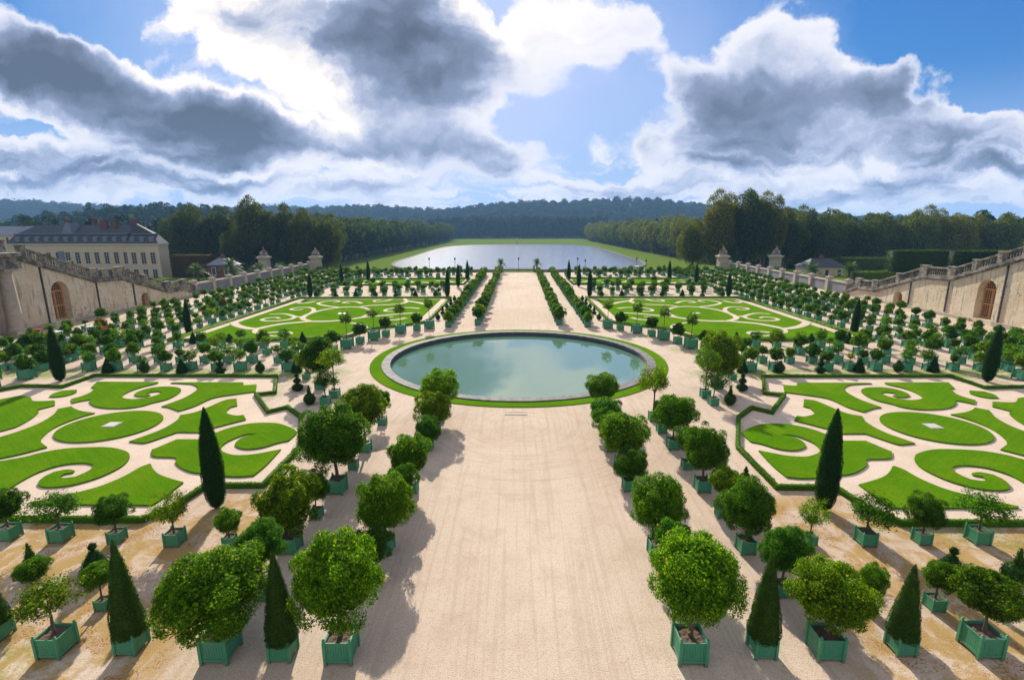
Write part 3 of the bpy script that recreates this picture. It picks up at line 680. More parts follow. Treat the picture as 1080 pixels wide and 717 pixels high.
for sgn, side in ((-1, 'left'), (1, 'right')):
    fl = (lambda P: mir(P)) if sgn < 0 else (lambda P: list(P))
    gm = 'mown_grass' if sgn > 0 else 'mown_grass_turned'
    struct('parterre_path', poly_prism('parterre_path', fl(BORDER_NEAR), None, 0.004, 'pale_sand'))
    sq = [(33.3, 38.95), (34.2, 39.2), (34.0, 40.05), (33.1, 39.85)]
    for k, pts in NEAR.items():
        lp = pts if k == 'A' else smooth_loop(pts, 4, 50)
        struct('lawn', poly_prism('lawn', fl(lp), 0.0, 0.12, [gm, 'turf_edge'] if 'turf_edge' in M else gm))
    b = MB(); c = (33.65 * sgn, 39.5)
    b.box(c[0] - .52, c[0] + .52, c[1] - .52, c[1] + .52, 0.08, 0.16); b.box(c[0] - .42, c[0] + .42, c[1] - .42, c[1] + .42, 0.16, 0.18)
    tag(ob('stone_slab', b.mesh('stone_slab', 'marble')), 'square white stone slab in the middle of the near %s lawn circle' % side, 'stone slab')
    leafy_hedge('box_hedge', fl(BORDER_NEAR), 0.30, 0.34, 'low clipped box hedge framing the near %s scroll parterre' % side, 'hedge', 3 + sgn)
    struct('parterre_path', poly_prism('parterre_path', fl(BORDER_MID), None, 0.004, 'pale_sand'))
    struct('lawn', poly_prism('lawn', fl(inset(BORDER_MID, 2.0)), 0.0, 0.10, gm))
    ps = []
    for k, pts in MIDP.items():
        ps.append(ribbon([(x * sgn, y) for x, y in pts], {'P1': 1.3, 'P3': 1.0, 'P6': 1.2, 'P6b': 1.0}.get(k, .85)))
    struct('lawn_path', flat_sheet('lawn_path', ps, 0.104, 'pale_sand'))
    # gravel bays cut into the lawn corners
    b = MB(); c = (33.4 * sgn, 95.6); b.box(c[0] - .7, c[0] + .7, c[1] - .7, c[1] + .7, 0.08, 0.12); b.box(c[0] - .55, c[0] + .55, c[1] - .55, c[1] + .55, 0.12, 0.13)
    tag(ob('stone_slab', b.mesh('stone_slab', 'marble')), 'square white stone slab in the middle %s parterre beyond the pool' % side, 'stone slab')
    leafy_hedge('box_hedge', fl(BORDER_MID), 0.45, 0.45, 'low clipped box hedge framing the middle %s parterre beyond the pool' % side, 'hedge', 13 + sgn, True, 0.14, 55)
    struct('parterre_path', poly_prism('parterre_path', fl(BORDER_FAR), None, 0.004, 'pale_sand'))
    struct('lawn', poly_prism('lawn', fl(inset(BORDER_FAR, 1.2)), 0.0, 0.10, gm))
    fp = [[(24, 147.5), (27, 151), (31, 151.5), (33, 155)], [(36, 148), (40, 150), (43, 155), (47, 156)], [(19, 152), (22, 155), (25, 156)], [(44, 147), (46, 150), (49, 151)]]
    struct('lawn_path', flat_sheet('lawn_path', [ribbon([(x * sgn, y) for x, y in p], 1.5) for p in fp], 0.104, 'pale_sand'))
    leafy_hedge('box_hedge', fl(BORDER_FAR), 0.45, 0.45, 'low clipped box hedge round the farthest %s lawn' % side, 'hedge', 23 + sgn, True, 0.2, 25)

# ------------------------------------------------------------------ potted trees
CR = {
 'lush': [lobe_crown('crown', 100 + i, 64, .22, .72, 27000, .049, 'citrus_leaf', -.72, .55, .16, .15) for i in range(4)],
 'fine': [lobe_crown('crown', 200 + i, 44, .26, .70, 14000, .068, 'citrus_leaf', -.72, .55, .16, .15) for i in range(4)],
 'open': [crown_mesh('crown', 300 + i, 62, 60, 0.10, 0.125, 0.30, 0.60, 0.08, 0.5, gaps=0.3) for i in range(4)],
 'ball': [lobe_crown('crown', 400 + i, 30, .28, .72, 1900, .17, 'citrus_leaf', -.75, .5, .10, .10) for i in range(4)],
 'loose': [crown_mesh('crown', 450 + i, 50, 26, 0.17, 0.115, 0.28, 0.64, 0.15, 0.6, gaps=0.15) for i in range(4)],
 'far': [lobe_crown('crown', 500 + i, 20, .34, .70, 420, .30, 'citrus_leaf', -.75, .45) for i in range(4)],
}
def planter_detailed():
    """unit-wide slatted planting case, height .95, origin on the ground in the middle"""
    b = MB(); h = 0.95; z0 = 0.13
    for s in range(4):
        m = Matrix.Rotation(s * math.pi / 2, 4, 'Z')
        n = 9
        for k in range(n):
            x0 = -0.43 + 0.86 * k / n; b.box(x0 + 0.005, x0 + 0.86 / n - 0.005, 0.440, 0.462, z0 + 0.1, h - 0.085, m)
        b.box(-0.43, 0.43, 0.415, 0.440, z0 + 0.02, h - 0.03, m)
        b.box(-0.435, 0.435, 0.440, 0.478, h - 0.085, h, m); b.box(-0.435, 0.435, 0.440, 0.478, z0, z0 + 0.10, m)
        b.box(-0.33, 0.33, 0.40, 0.439, 0.07, z0 - 0.002, m)
    return b.mesh('planter_box', 'green_paint')
def post_mesh():
    b = MB(); b.box(-0.055, 0.055, -0.055, 0.055, 0.0, 1.0); b.lathe([(0.06, 1.0), (0.03, 1.02), (0.055, 1.05), (0.05, 1.085), (0.012, 1.11)], 10)
    return b.mesh('corner_post', 'green_paint')
def planter_plain():
    b = MB(); h = 0.95
    for s in range(4):
        m = Matrix.Rotation(s * math.pi / 2, 4, 'Z')
        b.box(-0.42, 0.42, 0.415, 0.45, 0.14, h - 0.03, m); b.box(-0.43, 0.43, 0.45, 0.475, h - 0.1, h, m); b.box(-0.43, 0.43, 0.45, 0.475, 0.14, 0.25, m)
    for sx in (-1, 1):
        for sy in (-1, 1): b.box(sx * .46 - .05, sx * .46 + .05, sy * .46 - .05, sy * .46 + .05, 0, 1.07)
    return b.mesh('planter_box', 'green_paint')
def soil_mesh():
    rng = random.Random(3); b = MB(); n = 9
    for j in range(n):
        for i in range(n): b.v.append((-.412 + .824 * i / (n - 1), -.412 + .824 * j / (n - 1), 0.84 + rng.uniform(-.02, .03) * (0 < i < n - 1 and 0 < j < n - 1)))
    for j in range(n - 1):
        for i in range(n - 1): b.f.append((j * n + i, j * n + i + 1, (j + 1) * n + i + 1, (j + 1) * n + i)); b.mi.append(0)
    return b.mesh('soil', 'soil')
def trunk_mesh(seed, forks):
    """unit-high stem that forks into the crown"""
    r = random.Random(seed); b = MB()
    b.tube([(0, 0, -0.12), (r.uniform(-.02, .02), r.uniform(-.02, .02), .3), (r.uniform(-.03, .03), r.uniform(-.03, .03), .7), (0, 0, 1.0)], [.085, .062, .055, .05], 8)
    for k in range(forks):
        a = 2 * math.pi * k / forks + r.uniform(-.4, .4); e = r.uniform(.35, .6)
        b.tube([(0, 0, .9), (math.cos(a) * e * .5, math.sin(a) * e * .5, 1.25), (math.cos(a) * e, math.sin(a) * e, 1.65)], [.042, .03, .012], 6)
    return b.mesh('trunk', 'bark', True)
PLD, PLP, POST, SOIL = planter_detailed(), planter_plain(), post_mesh(), soil_mesh()
TRUNKS = [trunk_mesh(s, 5) for s in range(4)]
fruit_b = MB(); fruit_b.lathe([(0.001, -.05), (.035, -.036), (.05, 0), (.035, .036), (.001, .05)], 8); FRUIT = fruit_b.mesh('orange', 'orange_fruit', True)

def potted(x, y, w, cz, rx, rz, style, label, group, tint=(1, 1, 1), detail=False, fruit=0, name='potted_tree', cat='potted tree'):
    t = ob(name, None, None, (x, y, 0)); t.empty_display_size = .3
    tag(t, label, cat, group)
    p = ob('planter_box', PLD if detail else PLP, t, sc=w)
    p.rotation_euler.z = rnd.uniform(-.03, .03)
    if detail:
        for sx in (-1, 1):
            for sy in (-1, 1): ob('corner_post', POST, p, (sx * .455, sy * .455, 0))
    ob('soil', SOIL, t, sc=w)
    zb = w * .84; zc = max(zb + 0.2, cz - rz * .55)
    k = zc - zb; tr = ob('trunk', rnd.choice(TRUNKS), t, (0, 0, zb), rnd.uniform(0, 6), sc=(max(.65, rx * .75), max(.65, rx * .75), k))
    c = ob('crown', rnd.choice(CR[style]), t, (rnd.uniform(-.05, .05), rnd.uniform(-.05, .05), cz), rnd.uniform(0, 6.28), sc=(rx * rnd.uniform(.9, 1.08), rx * rnd.uniform(.9, 1.08), rz * rnd.uniform(.94, 1.06)))
    c.rotation_euler.x = rnd.uniform(-.10, .10); c.rotation_euler.y = rnd.uniform(-.10, .10)
    g = rnd.uniform(.82, 1.18); c.color = (tint[0] * g, tint[1] * g, tint[2] * g, 1)
    for q in range(fruit):
        d = Vector((rnd.gauss(0, 1), rnd.gauss(0, 1) - .6, rnd.gauss(0, .8))).normalized()
        ob('orange', FRUIT, c, tuple(d * .98), sc=(1 / rx, 1 / rx, 1 / rz))
    return t

YEL, DRK, BLU, BRN, BRT = (1.55, 1.2, .8), (.66, .80, .9), (.75, 1.0, 1.6), (2.0, 1.0, .8), (1.4, 1.3, .9)
GF = 'potted trees of the foreground rows'
# (x, y, box width, crown height, crown rx, crown rz, kind, tint, label)
FRONT = [
 (-17.85, 16.6, 1.55, 2.55, 1.15, .85, 'open', YEL, 'sparse spreading tree in a wide green box, front left, left of the tall yew'),
 (-11.4, 16.5, 1.62, 3.05, 2.15, 1.60, 'lush', BRT, 'broad full orange tree hiding half its green box, between the two left yew cones'),
 (-6.75, 16.5, 1.42, 3.80, 1.90, 1.80, 'lush', BRT, 'large round-headed orange tree at the near left corner of the central walk'),
 (-11.55, 23.0, 1.35, 2.75, 1.36, 1.55, 'fine', YEL, 'yellowish fluffy tree in a dark green box near the left cypress'),
 (-14.9, 23.4, .82, 1.50, .66, .64, 'fine', (1.1, 1.1, .9), 'tiny round tree in a small box right of the near left cypress'),
 (-11.25, 19.6, .95, 2.85, .95, .92, 'lush', BLU, 'compact dark round tree behind the broad front left orange tree'),
 (-6.75, 20.8, .85, 1.95, .85, .82, 'fine', DRK, 'small shaded tree tucked behind the large near left corner tree'),
 (-6.7, 23.0, 1.15, 2.85, 1.34, 1.42, 'lush', BRT, 'dense egg-shaped tree, third along the left edge of the near walk'),
 (-6.6, 26.2, .9, 2.35, .85, .82, 'fine', DRK, 'small dark tree, fourth along the left edge of the near walk'),
 (-6.65, 29.0, 1.2, 2.55, 1.28, 1.30, 'fine', (1, 1, .9), 'tufted tree, fifth along the left edge of the near walk'),
 (-6.6, 35.1, .95, 1.75, .86, .84, 'fine', BLU, 'small tree, sixth along the left edge of the near walk'),
 (-6.6, 38.4, 1.1, 2.2, 1.30, 1.36, 'fine', YEL, 'yellow-green tree, seventh along the left edge of the near walk'),
 (-6.8, 41.3, 1.15, 3.1, 1.62, 1.45, 'fine', BRT, 'round tree standing against the pool at the left walk end'),
 (-11.2, 28.9, 1.45, 3.85, 2.08, 2.0, 'lush', (.85, .95, .9), 'biggest dark green tree of the second left row, above a large box'),
 (-11.4, 26.0, .9, 2.1, .82, .84, 'fine', DRK, 'small shaded tree in front of the biggest dark second row tree'),
 (-11.2, 34.8, 1.15, 3.75, 1.66, 1.45, 'fine', YEL, 'broad yellow-green tree of the second left row, nearer the pool'),
 (-11.2, 32.0, .9, 2.1, .8, .8, 'fine', DRK, 'low tree hidden behind the biggest dark tree, second left row'),
 (-11.3, 40.0, 1.0, 2.3, .9, .9, 'fine', DRK, 'last dark tree of the second left row beside the pool ring'),
 (-17.7, 46.9, 1.25, 4.1, 1.30, 1.15, 'open', YEL, 'tall thin-stemmed yellowish lollipop tree left of the pool'),
 (-17.9, 45.0, 1.15, 2.4, 1.20, .95, 'open', DRK, 'low spreading tree in a grey-green box left of the pool'),
 (-20.1, 49.6, 1.4, 3.7, 1.75, 2.0, 'fine', DRK, 'very large dark tree left of the pool behind the thin-stemmed tree'),
 (6.5, 16.6, 1.45, 3.75, 1.85, 1.80, 'lush', BRT, 'large orange tree dotted with fruit at the near right corner of the walk'),
 (6.9, 22.8, 1.2, 2.95, 1.44, 1.42, 'lush', (1.1, 1.1, .9), 'full tree, third along the right edge of the near walk'),
 (6.9, 20.4, .95, 2.7, .85, .8, 'fine', BLU, 'bluish small tree behind the fruit-dotted near right tree'),
 (6.95, 32.0, 1.25, 2.75, 1.66, 1.40, 'fine', (1.1, 1.05, .9), 'wide shaggy tree, fifth along the right edge of the near walk'),
 (6.9, 29.3, 1.15, 1.95, .97, .90, 'fine', DRK, 'low dark tree, fourth along the right edge of the near walk'),
 (6.8, 35.0, 1.05, 2.0, 1.0, .9, 'fine', (.9, 1, 1), 'small tree behind the wide shaggy tree, right edge of the walk'),
 (6.8, 37.9, 1.1, 2.05, 1.32, 1.22, 'fine', BLU, 'compact dark round tree, second from the pool on the right walk edge'),
 (7.1, 41.5, 1.1, 3.0, 1.50, 1.25, 'fine', (1.1, 1.1, .9), 'loose round tree standing against the pool at the right walk end'),
 (11.4, 41.0, 1.1, 3.6, 1.45, 1.35, 'open', YEL, 'thin spindly tree with a bare base right of the pool walk'),
 (11.4, 38.4, 1.1, 1.9, .95, .9, 'fine', DRK, 'small dark tree behind the spindly one, second right row'),
 (11.4, 35.4, 1.22, 2.95, 1.46, 1.42, 'fine', (1, 1.05, .9), 'upright oval tree of the second right row, third from the pool'),
 (11.4, 29.2, 1.26, 2.95, 1.42, 1.45, 'lush', (.95, 1, .9), 'dense tree in a wide box midway along the second right row'),
 (11.4, 32.2, .95, 2.3, .84, .84, 'fine', DRK, 'small dark tree just behind the dense midway tree, second right row'),
 (11.5, 26.3, .95, 2.35, .86, .88, 'fine', YEL, 'small bright yellow-green ball tree of the second right row'),
 (11.45, 23.1, 1.15, 2.65, 1.42, 1.42, 'lush', (.9, 1, .9), 'broad dark tree of the second right row beside the hedge corner'),
 (11.7, 20.0, .95, 2.4, 1.08, 1.0, 'lush', BLU, 'dense bluish round tree behind the first right yew cone'),
 (15.05, 23.8, .82, 1.75, .66, .82, 'open', BRT, 'small airy light green tree left of the near right cypress shadow'),
 (11.75, 16.8, 1.5, 2.75, 1.66, 1.52, 'lush', YEL, 'bushy tree in a tall box between the two right yew cones'),
 (14.9, 19.0, .75, 1.7, .55, .66, 'fine', (1.1, 1.1, .9), 'small tree half hidden behind the bushy front right tree'),
 (17.8, 16.95, 1.65, 2.65, 1.38, 1.12, 'fine', (.85, .75, .7), 'olive dark tree in a wide box, front right, right of the last yew'),
 (17.8, 19.2, .9, 1.75, .64, .60, 'fine', (.95, 1, .9), 'small round tree in a little box behind the last right yew'),
 (17.9, 23.8, 1.15, 2.0, 1.12, .85, 'open', DRK, 'first spreading tree along the near right parterre hedge'),
 (20.85, 23.9, .98, 1.9, .84, .74, 'fine', (.9, .95, .9), 'second, rounder tree along the near right parterre hedge'),
 (23.8, 24.0, 1.2, 2.1, 1.22, .84, 'open', DRK, 'third, widest tree along the near right parterre hedge'),
 (26.9, 23.9, 1.0, 1.8, .75, .8, 'open', (1, 1, .9), 'tree cut by the frame at the right end of the near right hedge'),
 (-24.05, 23.8, 1.2, 2.1, 1.22, .84, 'open', DRK, 'wide open tree along the near left parterre hedge'),
 (-21.0, 23.7, .98, 1.95, .84, .72, 'fine', DRK, 'dark rounded tree along the near left parterre hedge'),
 (-17.8, 23.5, 1.15, 2.05, .92, .82, 'open', YEL, 'thin yellowish tree along the near left hedge beside the cypress'),
 (-26.9, 23.9, 1.15, 2.1, .85, .85, 'fine', DRK, 'tree at the left picture edge along the near left hedge'),
 (-17.9, 18.9, .72, 1.75, .64, .55, 'fine', (1, 1, .9), 'small flat-topped tree behind the front left yew cone'),
 (-21.1, 19.2, .72, 1.75, .70, .52, 'fine', (1, 1, .9), 'small flat-topped tree at the far left behind the sparse front tree'),
 (20.1, 49.8, 1.4, 3.7, 1.85, 2.05, 'fine', (1.25, .95, .8), 'very large olive tree right of the pool'),
 (17.9, 47.0, 1.25, 4.0, 1.28, 1.15, 'open', (1.2, 1.1, .9), 'tall thin-stemmed lollipop tree right of the pool'),
 (17.9, 44.9, 1.15, 2.4, 1.15, .9, 'open', DRK, 'low spreading tree in a grey-green box right of the pool'),
 (22.9, 52.9, 1.0, 2.3, .95, .95, 'fine', BLU, 'bluish tree behind the very large olive tree'),
 (-22.9, 52.9, 1.0, 2.3, .95, .95, 'fine', YEL, 'yellowish tree behind the very large dark tree left of the pool'),
]
count_ind = 0
for i, (x, y, w, cz, rx, rz, st, ti, lb) in enumerate(FRONT):
    fr = y < 17.2; potted(x, y, w * (.60 if fr and abs(x) > 17 else .74 if fr and abs(x) < 8 else .66), cz * .97 - (.28 if fr and abs(x) < 8 else .1), rx * (.86 if fr and x > 10 else .98 if fr else 1.08), rz * (.90 if fr and x > 10 else .98 if fr else 1.08), st, lb, GF, ti, detail=True, fruit=11 if 'dotted' in lb else 0); count_ind += 1

# the regular ranks: (x, y, box, cz, rx, rz, style, tint, label, group)
REST = []
def tints():
    r = rnd.random()
    return YEL if r < .12 else DRK if r < .38 else BLU if r < .55 else BRN if r < .565 else (1, 1, 1) if r < .8 else (1.2, 1.15, .9)
def blob_dims(big=1.0):
    w = rnd.uniform(.70, .98) * big; rx = rnd.uniform(.60, .90) * big
    q = rnd.random(); up = .55 if q < .14 else 0; sm = .68 if q > .86 else 1.0
    return w * (.8 + .2 * sm), w + rnd.uniform(.50, .95) * big * sm + up, rx * sm, rx * sm * rnd.uniform(.78, 1.05)
arc = [(14.4, 81.3, 1), (16.1, 79.6, 0), (18.2, 77.5, 1), (19.9, 75.1, 0), (21.0, 72.7, 1), (22.3, 70.2, 0), (23.2, 67.4, 1), (24.3, 65.0, 0)]
for sgn, side in ((-1, 'left'), (1, 'right')):
    for k, (x, y, tall) in enumerate(arc):
        lb = '%s potted tree of the %s arc behind the pool, %s from the central walk' % ('tall thin-stemmed' if tall else 'low round-headed', side, ordw(k + 1))
        if tall: REST.append((x * sgn, y, 1.42, rnd.uniform(3.7, 4.1), rnd.uniform(.95, 1.12), rnd.uniform(.88, 1.05), 'loose', (1.0, .95, .85), lb, 'arc of potted trees behind the pool'))
        else: REST.append((x * sgn, y, .98, rnd.uniform(1.95, 2.15), rnd.uniform(.95, 1.1), rnd.uniform(.85, .95), 'ball', (.62, .74, .75), lb, 'arc of potted trees behind the pool'))
    for row, x0, y0, nm in ((0, 6.75, 84.5, 'inner'), (1, 11.4, 82.6, 'outer')):
        k = 0; y = y0
        while y < 178:
            rx = rnd.choice([rnd.uniform(.95, 1.2), rnd.uniform(.70, .9)])
            k += 1
            lb = 'round clipped tree, %s from the pool in the %s %s row of the far walk' % (ordw(k), side, nm)
            REST.append((x0 * sgn + rnd.uniform(-.1, .1), y, .95, .95 + rx * rnd.uniform(.82, 1.1), rx, rx * rnd.uniform(.85, .98), 'ball', tints(), lb, 'clipped trees lining the far walk'))
            y += rnd.uniform(3.0, 3.4)
    for rw, (y0, xs) in enumerate(((56.4, [26.2 + 2.88 * k for k in range(15)]), (59.7, [26.4 + 2.88 * k for k in range(15)]), (64.0, [29.1 + 3.5 * k for k in range(11)]), (67.9, [32.0 + 2.88 * k for k in range(13)]))):
        for k, x in enumerate(xs):
            if rnd.random() < .07: continue
            w, cz, rx, rz = blob_dims(1.1)
            st = 'loose' if rnd.random() < .42 else 'ball'
            lb = 'potted tree, %s outward in the %s of four %s rows between near and middle parterres' % (ordw(k + 1), ordw(rw + 1), side)
            REST.append((x * sgn + rnd.uniform(-.2, .2), y0 + rnd.uniform(-.2, .2), w, cz, rx, rz, st, tints(), lb, 'potted trees between the near and middle parterres'))
    for rw in range(6):
        x = 52.1 + 3.45 * rw; k = 0; y = 56.5 + (1.4 if rw % 2 else 0)
        if rw == 0: y = 72.5
        while y < 186:
            k += 1
            w, cz, rx, rz = blob_dims(.96)
            st = 'loose' if rnd.random() < .3 else 'ball'
            lb = 'clipped potted tree, %s from the camera in rank %s out from the %s parterre' % (ordw(k), ordw(rw + 1), side)
            xx = x + max(0, y - 120) * .02 * rw
            if rnd.random() > .05 and not (abs(x) < 57 and 76 < y < 78 and rw == 0): REST.append((xx * sgn + rnd.uniform(-.25, .25), y + rnd.uniform(-.25, .25), w, cz, rx, rz, st, tints(), lb, 'ranks of potted trees beside the parterres'))
            y += 3.15
    for rw, y0 in enumerate((121.9, 126.5, 131.5, 137.5)):
        for k in range(10):
            x = 19.3 + 3.15 * k + (1.2 if rw % 2 else 0)
            if rnd.random() < .15: continue
            w, cz, rx, rz = blob_dims(1.08)
            REST.append((x * sgn + rnd.uniform(-.4, .4), y0 + rnd.uniform(-.2, .2), w, cz, rx, rz, 'ball' if rnd.random() < .6 else 'loose', tints(), 'potted tree, %s outward in the %s of the %s rows beyond the middle parterre' % (ordw(k + 1), ordw(rw + 1), side), 'potted trees beyond the middle parterres'))
    for rw, y0 in enumerate((166, 171, 177)):
        for k in range(14):
            x = 16.5 + 3.2 * k
            if rnd.random() < .12: continue
            w, cz, rx, rz = blob_dims(1.2)
            REST.append((x * sgn + rnd.uniform(-.6, .6), y0 + rnd.uniform(-.4, .4), w, cz, rx, rz, 'loose', DRK if rnd.random() < .5 else (.9, .85, .8), 'potted tree, %s outward in the %s %s row at the garden end' % (ordw(k + 1), ordw(rw + 1), side), 'potted trees at the garden end'))
    # nearest corner outside the near parterre
    for k, (x, y) in enumerate(((53.5, 53.0), (56.6, 52.4), (59.8, 53.8), (63.2, 54.4), (53.9, 49.6), (57.5, 49.0), (66.5, 55.0))):
        w, cz, rx, rz = blob_dims(1.18)
        REST.append((x * sgn, y, w, cz, rx, rz, 'loose' if k % 2 else 'ball', tints(), 'potted tree outside the outer corner of the near %s parterre, %s outward' % (side, ordw(k + 1)), 'potted trees outside the near parterres'))
REST = [r for r in REST if in_view(r[0], r[1], r[3], 20)]
def apparent(r): return r[4] / math.hypot(r[1], 16)
REST.sort(key=apparent, reverse=True)
IND, MASS = REST[:300 - count_ind], REST[300 - count_ind:]
for x, y, w, cz, rx, rz, st, ti, lb, gr in IND: potted(x, y, w, cz, rx, rz, st, lb, gr, ti)

def arr(me, k=4):
    V = np.empty(len(me.vertices) * 3, np.float32); me.vertices.foreach_get('co', V)
    F = np.empty(len(me.loops), np.int32); me.loops.foreach_get('vertex_index', F)
    return V.reshape(-1, 3), F.reshape(-1, k)
def potted_mass():
    cr = [arr(m) for m in CR['far']]; bx = [f for f in [arr(PLP)]][0]
    tb = MB(); tb.box(-.05, .05, -.05, .05, 0, 1); tv, tf = np.array(tb.v), np.array(tb.f)
    VS, FS, MI = [], [], []; o = 0
    for x, y, w, cz, rx, rz, st, ti, lb, gr in MASS:
        V, F = cr[rnd.randrange(4)]; a = rnd.uniform(0, 6.28); c, s = math.cos(a), math.sin(a)
        P = np.stack([(V[:, 0] * c - V[:, 1] * s) * rx + x, (V[:, 0] * s + V[:, 1] * c) * rx + y, V[:, 2] * rz + cz], 1)
        for v_, f_, mi in ((P, F, 0), (bx[0] * w + [x, y, 0], bx[1], 1), (tv * [1, 1, cz - .5] + [x, y, .5], tf, 2)):
            VS.append(v_); FS.append(f_ + o); MI.append(np.full(len(f_), mi)); o += len(v_)
    me = np_mesh('distant_potted_trees', np.concatenate(VS), np.concatenate(FS), ['citrus_leaf', 'green_paint', 'bark'], mi=np.concatenate(MI))
    t = tag(ob('distant_potted_trees', me), 'far ranks of clipped trees in green boxes towards the garden end', 'potted trees', None, 'stuff'); t.color = (.85, .88, .9, 1)
if MASS: potted_mass()
print('potted', count_ind, len(IND), len(MASS))

# ------------------------------------------------------------------ yews, cypresses, topiary
YEW = [shell_mesh('crown', 31 + i, [(.52, 0), (.60, .06), (.585, .5), (.47, 1.3), (.33, 2.1), (.18, 2.9), (.07, 3.42), (.01, 3.6)], 9000, .055, 'yew_leaf') for i in range(2)]
for x, y, h, w, lb in ((-15.05, 16.75, 4.75, .84, 'tallest yew cone in a green box, front left beside the sparse tree'), (-9.0, 16.5, 4.5, .84, 'slim yew cone in a green box between two big left orange trees'),
                       (9.35, 16.8, 4.3, .84, 'yew cone in a green box just right of the fruit-dotted tree'), (14.75, 16.95, 3.75, .76, 'short broad yew cone in a green box, front right'),
                       (-20.9, 17.2, 3.0, .85, 'yew cone cut by the left picture edge'), (20.9, 17.2, 3.2, .85, 'yew cone beyond the olive dark tree at the right edge')):
    t = tag(ob('potted_yew', None, None, (x, y, 0)), lb, 'potted yew', 'yew cones in boxes along the front')
    p = ob('planter_box', PLD, t, sc=w)
    for sx in (-1, 1):
        for sy in (-1, 1): ob('corner_post', POST, p, (sx * .455, sy * .455, 0))
    ob('soil', SOIL, t, sc=w)
    c = ob('crown', rnd.choice(YEW), t, (0, 0, w * .86), rnd.uniform(0, 6), sc=(w * 1.15, w * 1.15, (h - w * .86) / 3.6)); c.color = (1, 1, 1, 1)
def cyp_prof(): return [(.05, .25), (.42, .42), (.62, .9), (.72, 1.6), (.74, 2.4), (.68, 3.4), (.54, 4.5), (.36, 5.4), (.16, 6.05), (.03, 6.4)]
CYP = [shell_mesh('crown', 61 + i, cyp_prof(), 12000, .085, 'yew_leaf', .55) for i in range(2)]
CYF = [shell_mesh('crown', 71 + i, cyp_prof(), 2200, .2, 'yew_leaf', .55) for i in range(2)]
tb = MB(); tb.tube([(0, 0, -.05), (0, 0, .7)], [.16, .12], 8); CTR = tb.mesh('trunk', 'bark')
for sgn, side in ((-1, 'left'), (1, 'right')):
    for k, (x, y, h, w, lb) in enumerate(((17.65, 27.0, 6.4, 1.15, 'tall dark cypress in the hedge notch of the near %s parterre'), (49.2, 52.2, 6.2, 1.25, 'dark cypress at the outer far corner of the near %s parterre'),
            (51.0, 76.9, 5.7, 1.0, 'cypress at the near outer corner of the middle %s parterre'), (48.9, 119.2, 5.9, 1.15, 'cypress behind the outer far corner of the middle %s parterre'),
            (16.6, 119.0, 6.7, 1.15, 'cypress behind the inner far corner of the middle %s parterre'), (16.5, 140.0, 6.4, 1.1, 'cypress at the inner near corner of the farthest %s lawn'),
            (15.6, 158.0, 6.4, 1.1, 'cypress at the inner far corner of the farthest %s lawn'), (46.0, 157.0, 6.3, 1.15, 'cypress at the outer far corner of the farthest %s lawn'), (51.5, 149.0, 5.8, 1.1, 'cypress on the outer side of the farthest %s lawn'))):
        t = tag(ob('cypress', None, None, (x * sgn, y, 0)), lb % side, 'cypress', 'columnar cypresses at the parterre corners')
        s = w / 1.48
        c = ob('crown', rnd.choice(CYP if y < 60 else CYF), t, (0, 0, -.18), rnd.uniform(0, 6), sc=(s, s, h / 6.4)); c.color = (.8, .9, 1, 1)
        c.rotation_euler.x = rnd.uniform(-.025, .025); c.rotation_euler.y = rnd.uniform(-.025, .025)
        ob('trunk', CTR, t)
TOP = {}
TOP['cone'] = shell_mesh('topiary_cone', 81, [(.3, .05), (.58, .10), (.55, .35), (.30, 1.05), (.06, 1.6), (.01, 1.68)], 1500, .1, 'yew_leaf')
TOP['ball'] = shell_mesh('topiary_ball', 82, [(.02, .05), (.28, .14), (.46, .38), (.50, .6), (.44, .85), (.25, 1.06), (.14, 1.1), (.19, 1.22), (.12, 1.34), (.02, 1.4)], 1500, .1, 'yew_leaf')
TOP['spike'] = shell_mesh('topiary_spike', 83, [(.02, .04), (.3, .12), (.5, .38), (.52, .6), (.42, .88), (.2, 1.04), (.12, 1.1), (.2, 1.16), (.13, 1.45), (.03, 1.85)], 1500, .1, 'yew_leaf')
TOP['tiers'] = shell_mesh('topiary_tiers', 84, [(.02, .03), (.35, .08), (.55, .28), (.56, .4), (.34, .62), (.14, .7), (.14, .8), (.34, .9), (.38, 1.05), (.24, 1.22), (.1, 1.3), (.12, 1.38), (.22, 1.48), (.12, 1.66), (.04, 1.9)], 1600, .1, 'yew_leaf')
TOP['knob'] = shell_mesh('topiary_knob', 85, [(.3, .03), (.72, .1), (.7, .3), (.42, .95), (.16, 1.4), (.07, 1.45), (.08, 1.5), (.17, 1.58), (.18, 1.68), (.1, 1.8), (.01, 1.84)], 2200, .08, 'yew_leaf')
DESC = {'cone': 'pointed yew cone', 'ball': 'ball yew with a smaller ball on top', 'spike': 'round yew with a pointed spike', 'tiers': 'tiered yew of stacked discs', 'knob': 'broad yew pyramid crowned with a ball'}
def topiary(kind, x, y, lb, s=1.0):
    o = tag(ob('topiary_yew', TOP[kind], None, (x, y, 0), rnd.uniform(0, 6), s), DESC[kind] + ' ' + lb, 'topiary', 'small clipped yews beside the hedges'); o.color = (1, 1, 1, 1)
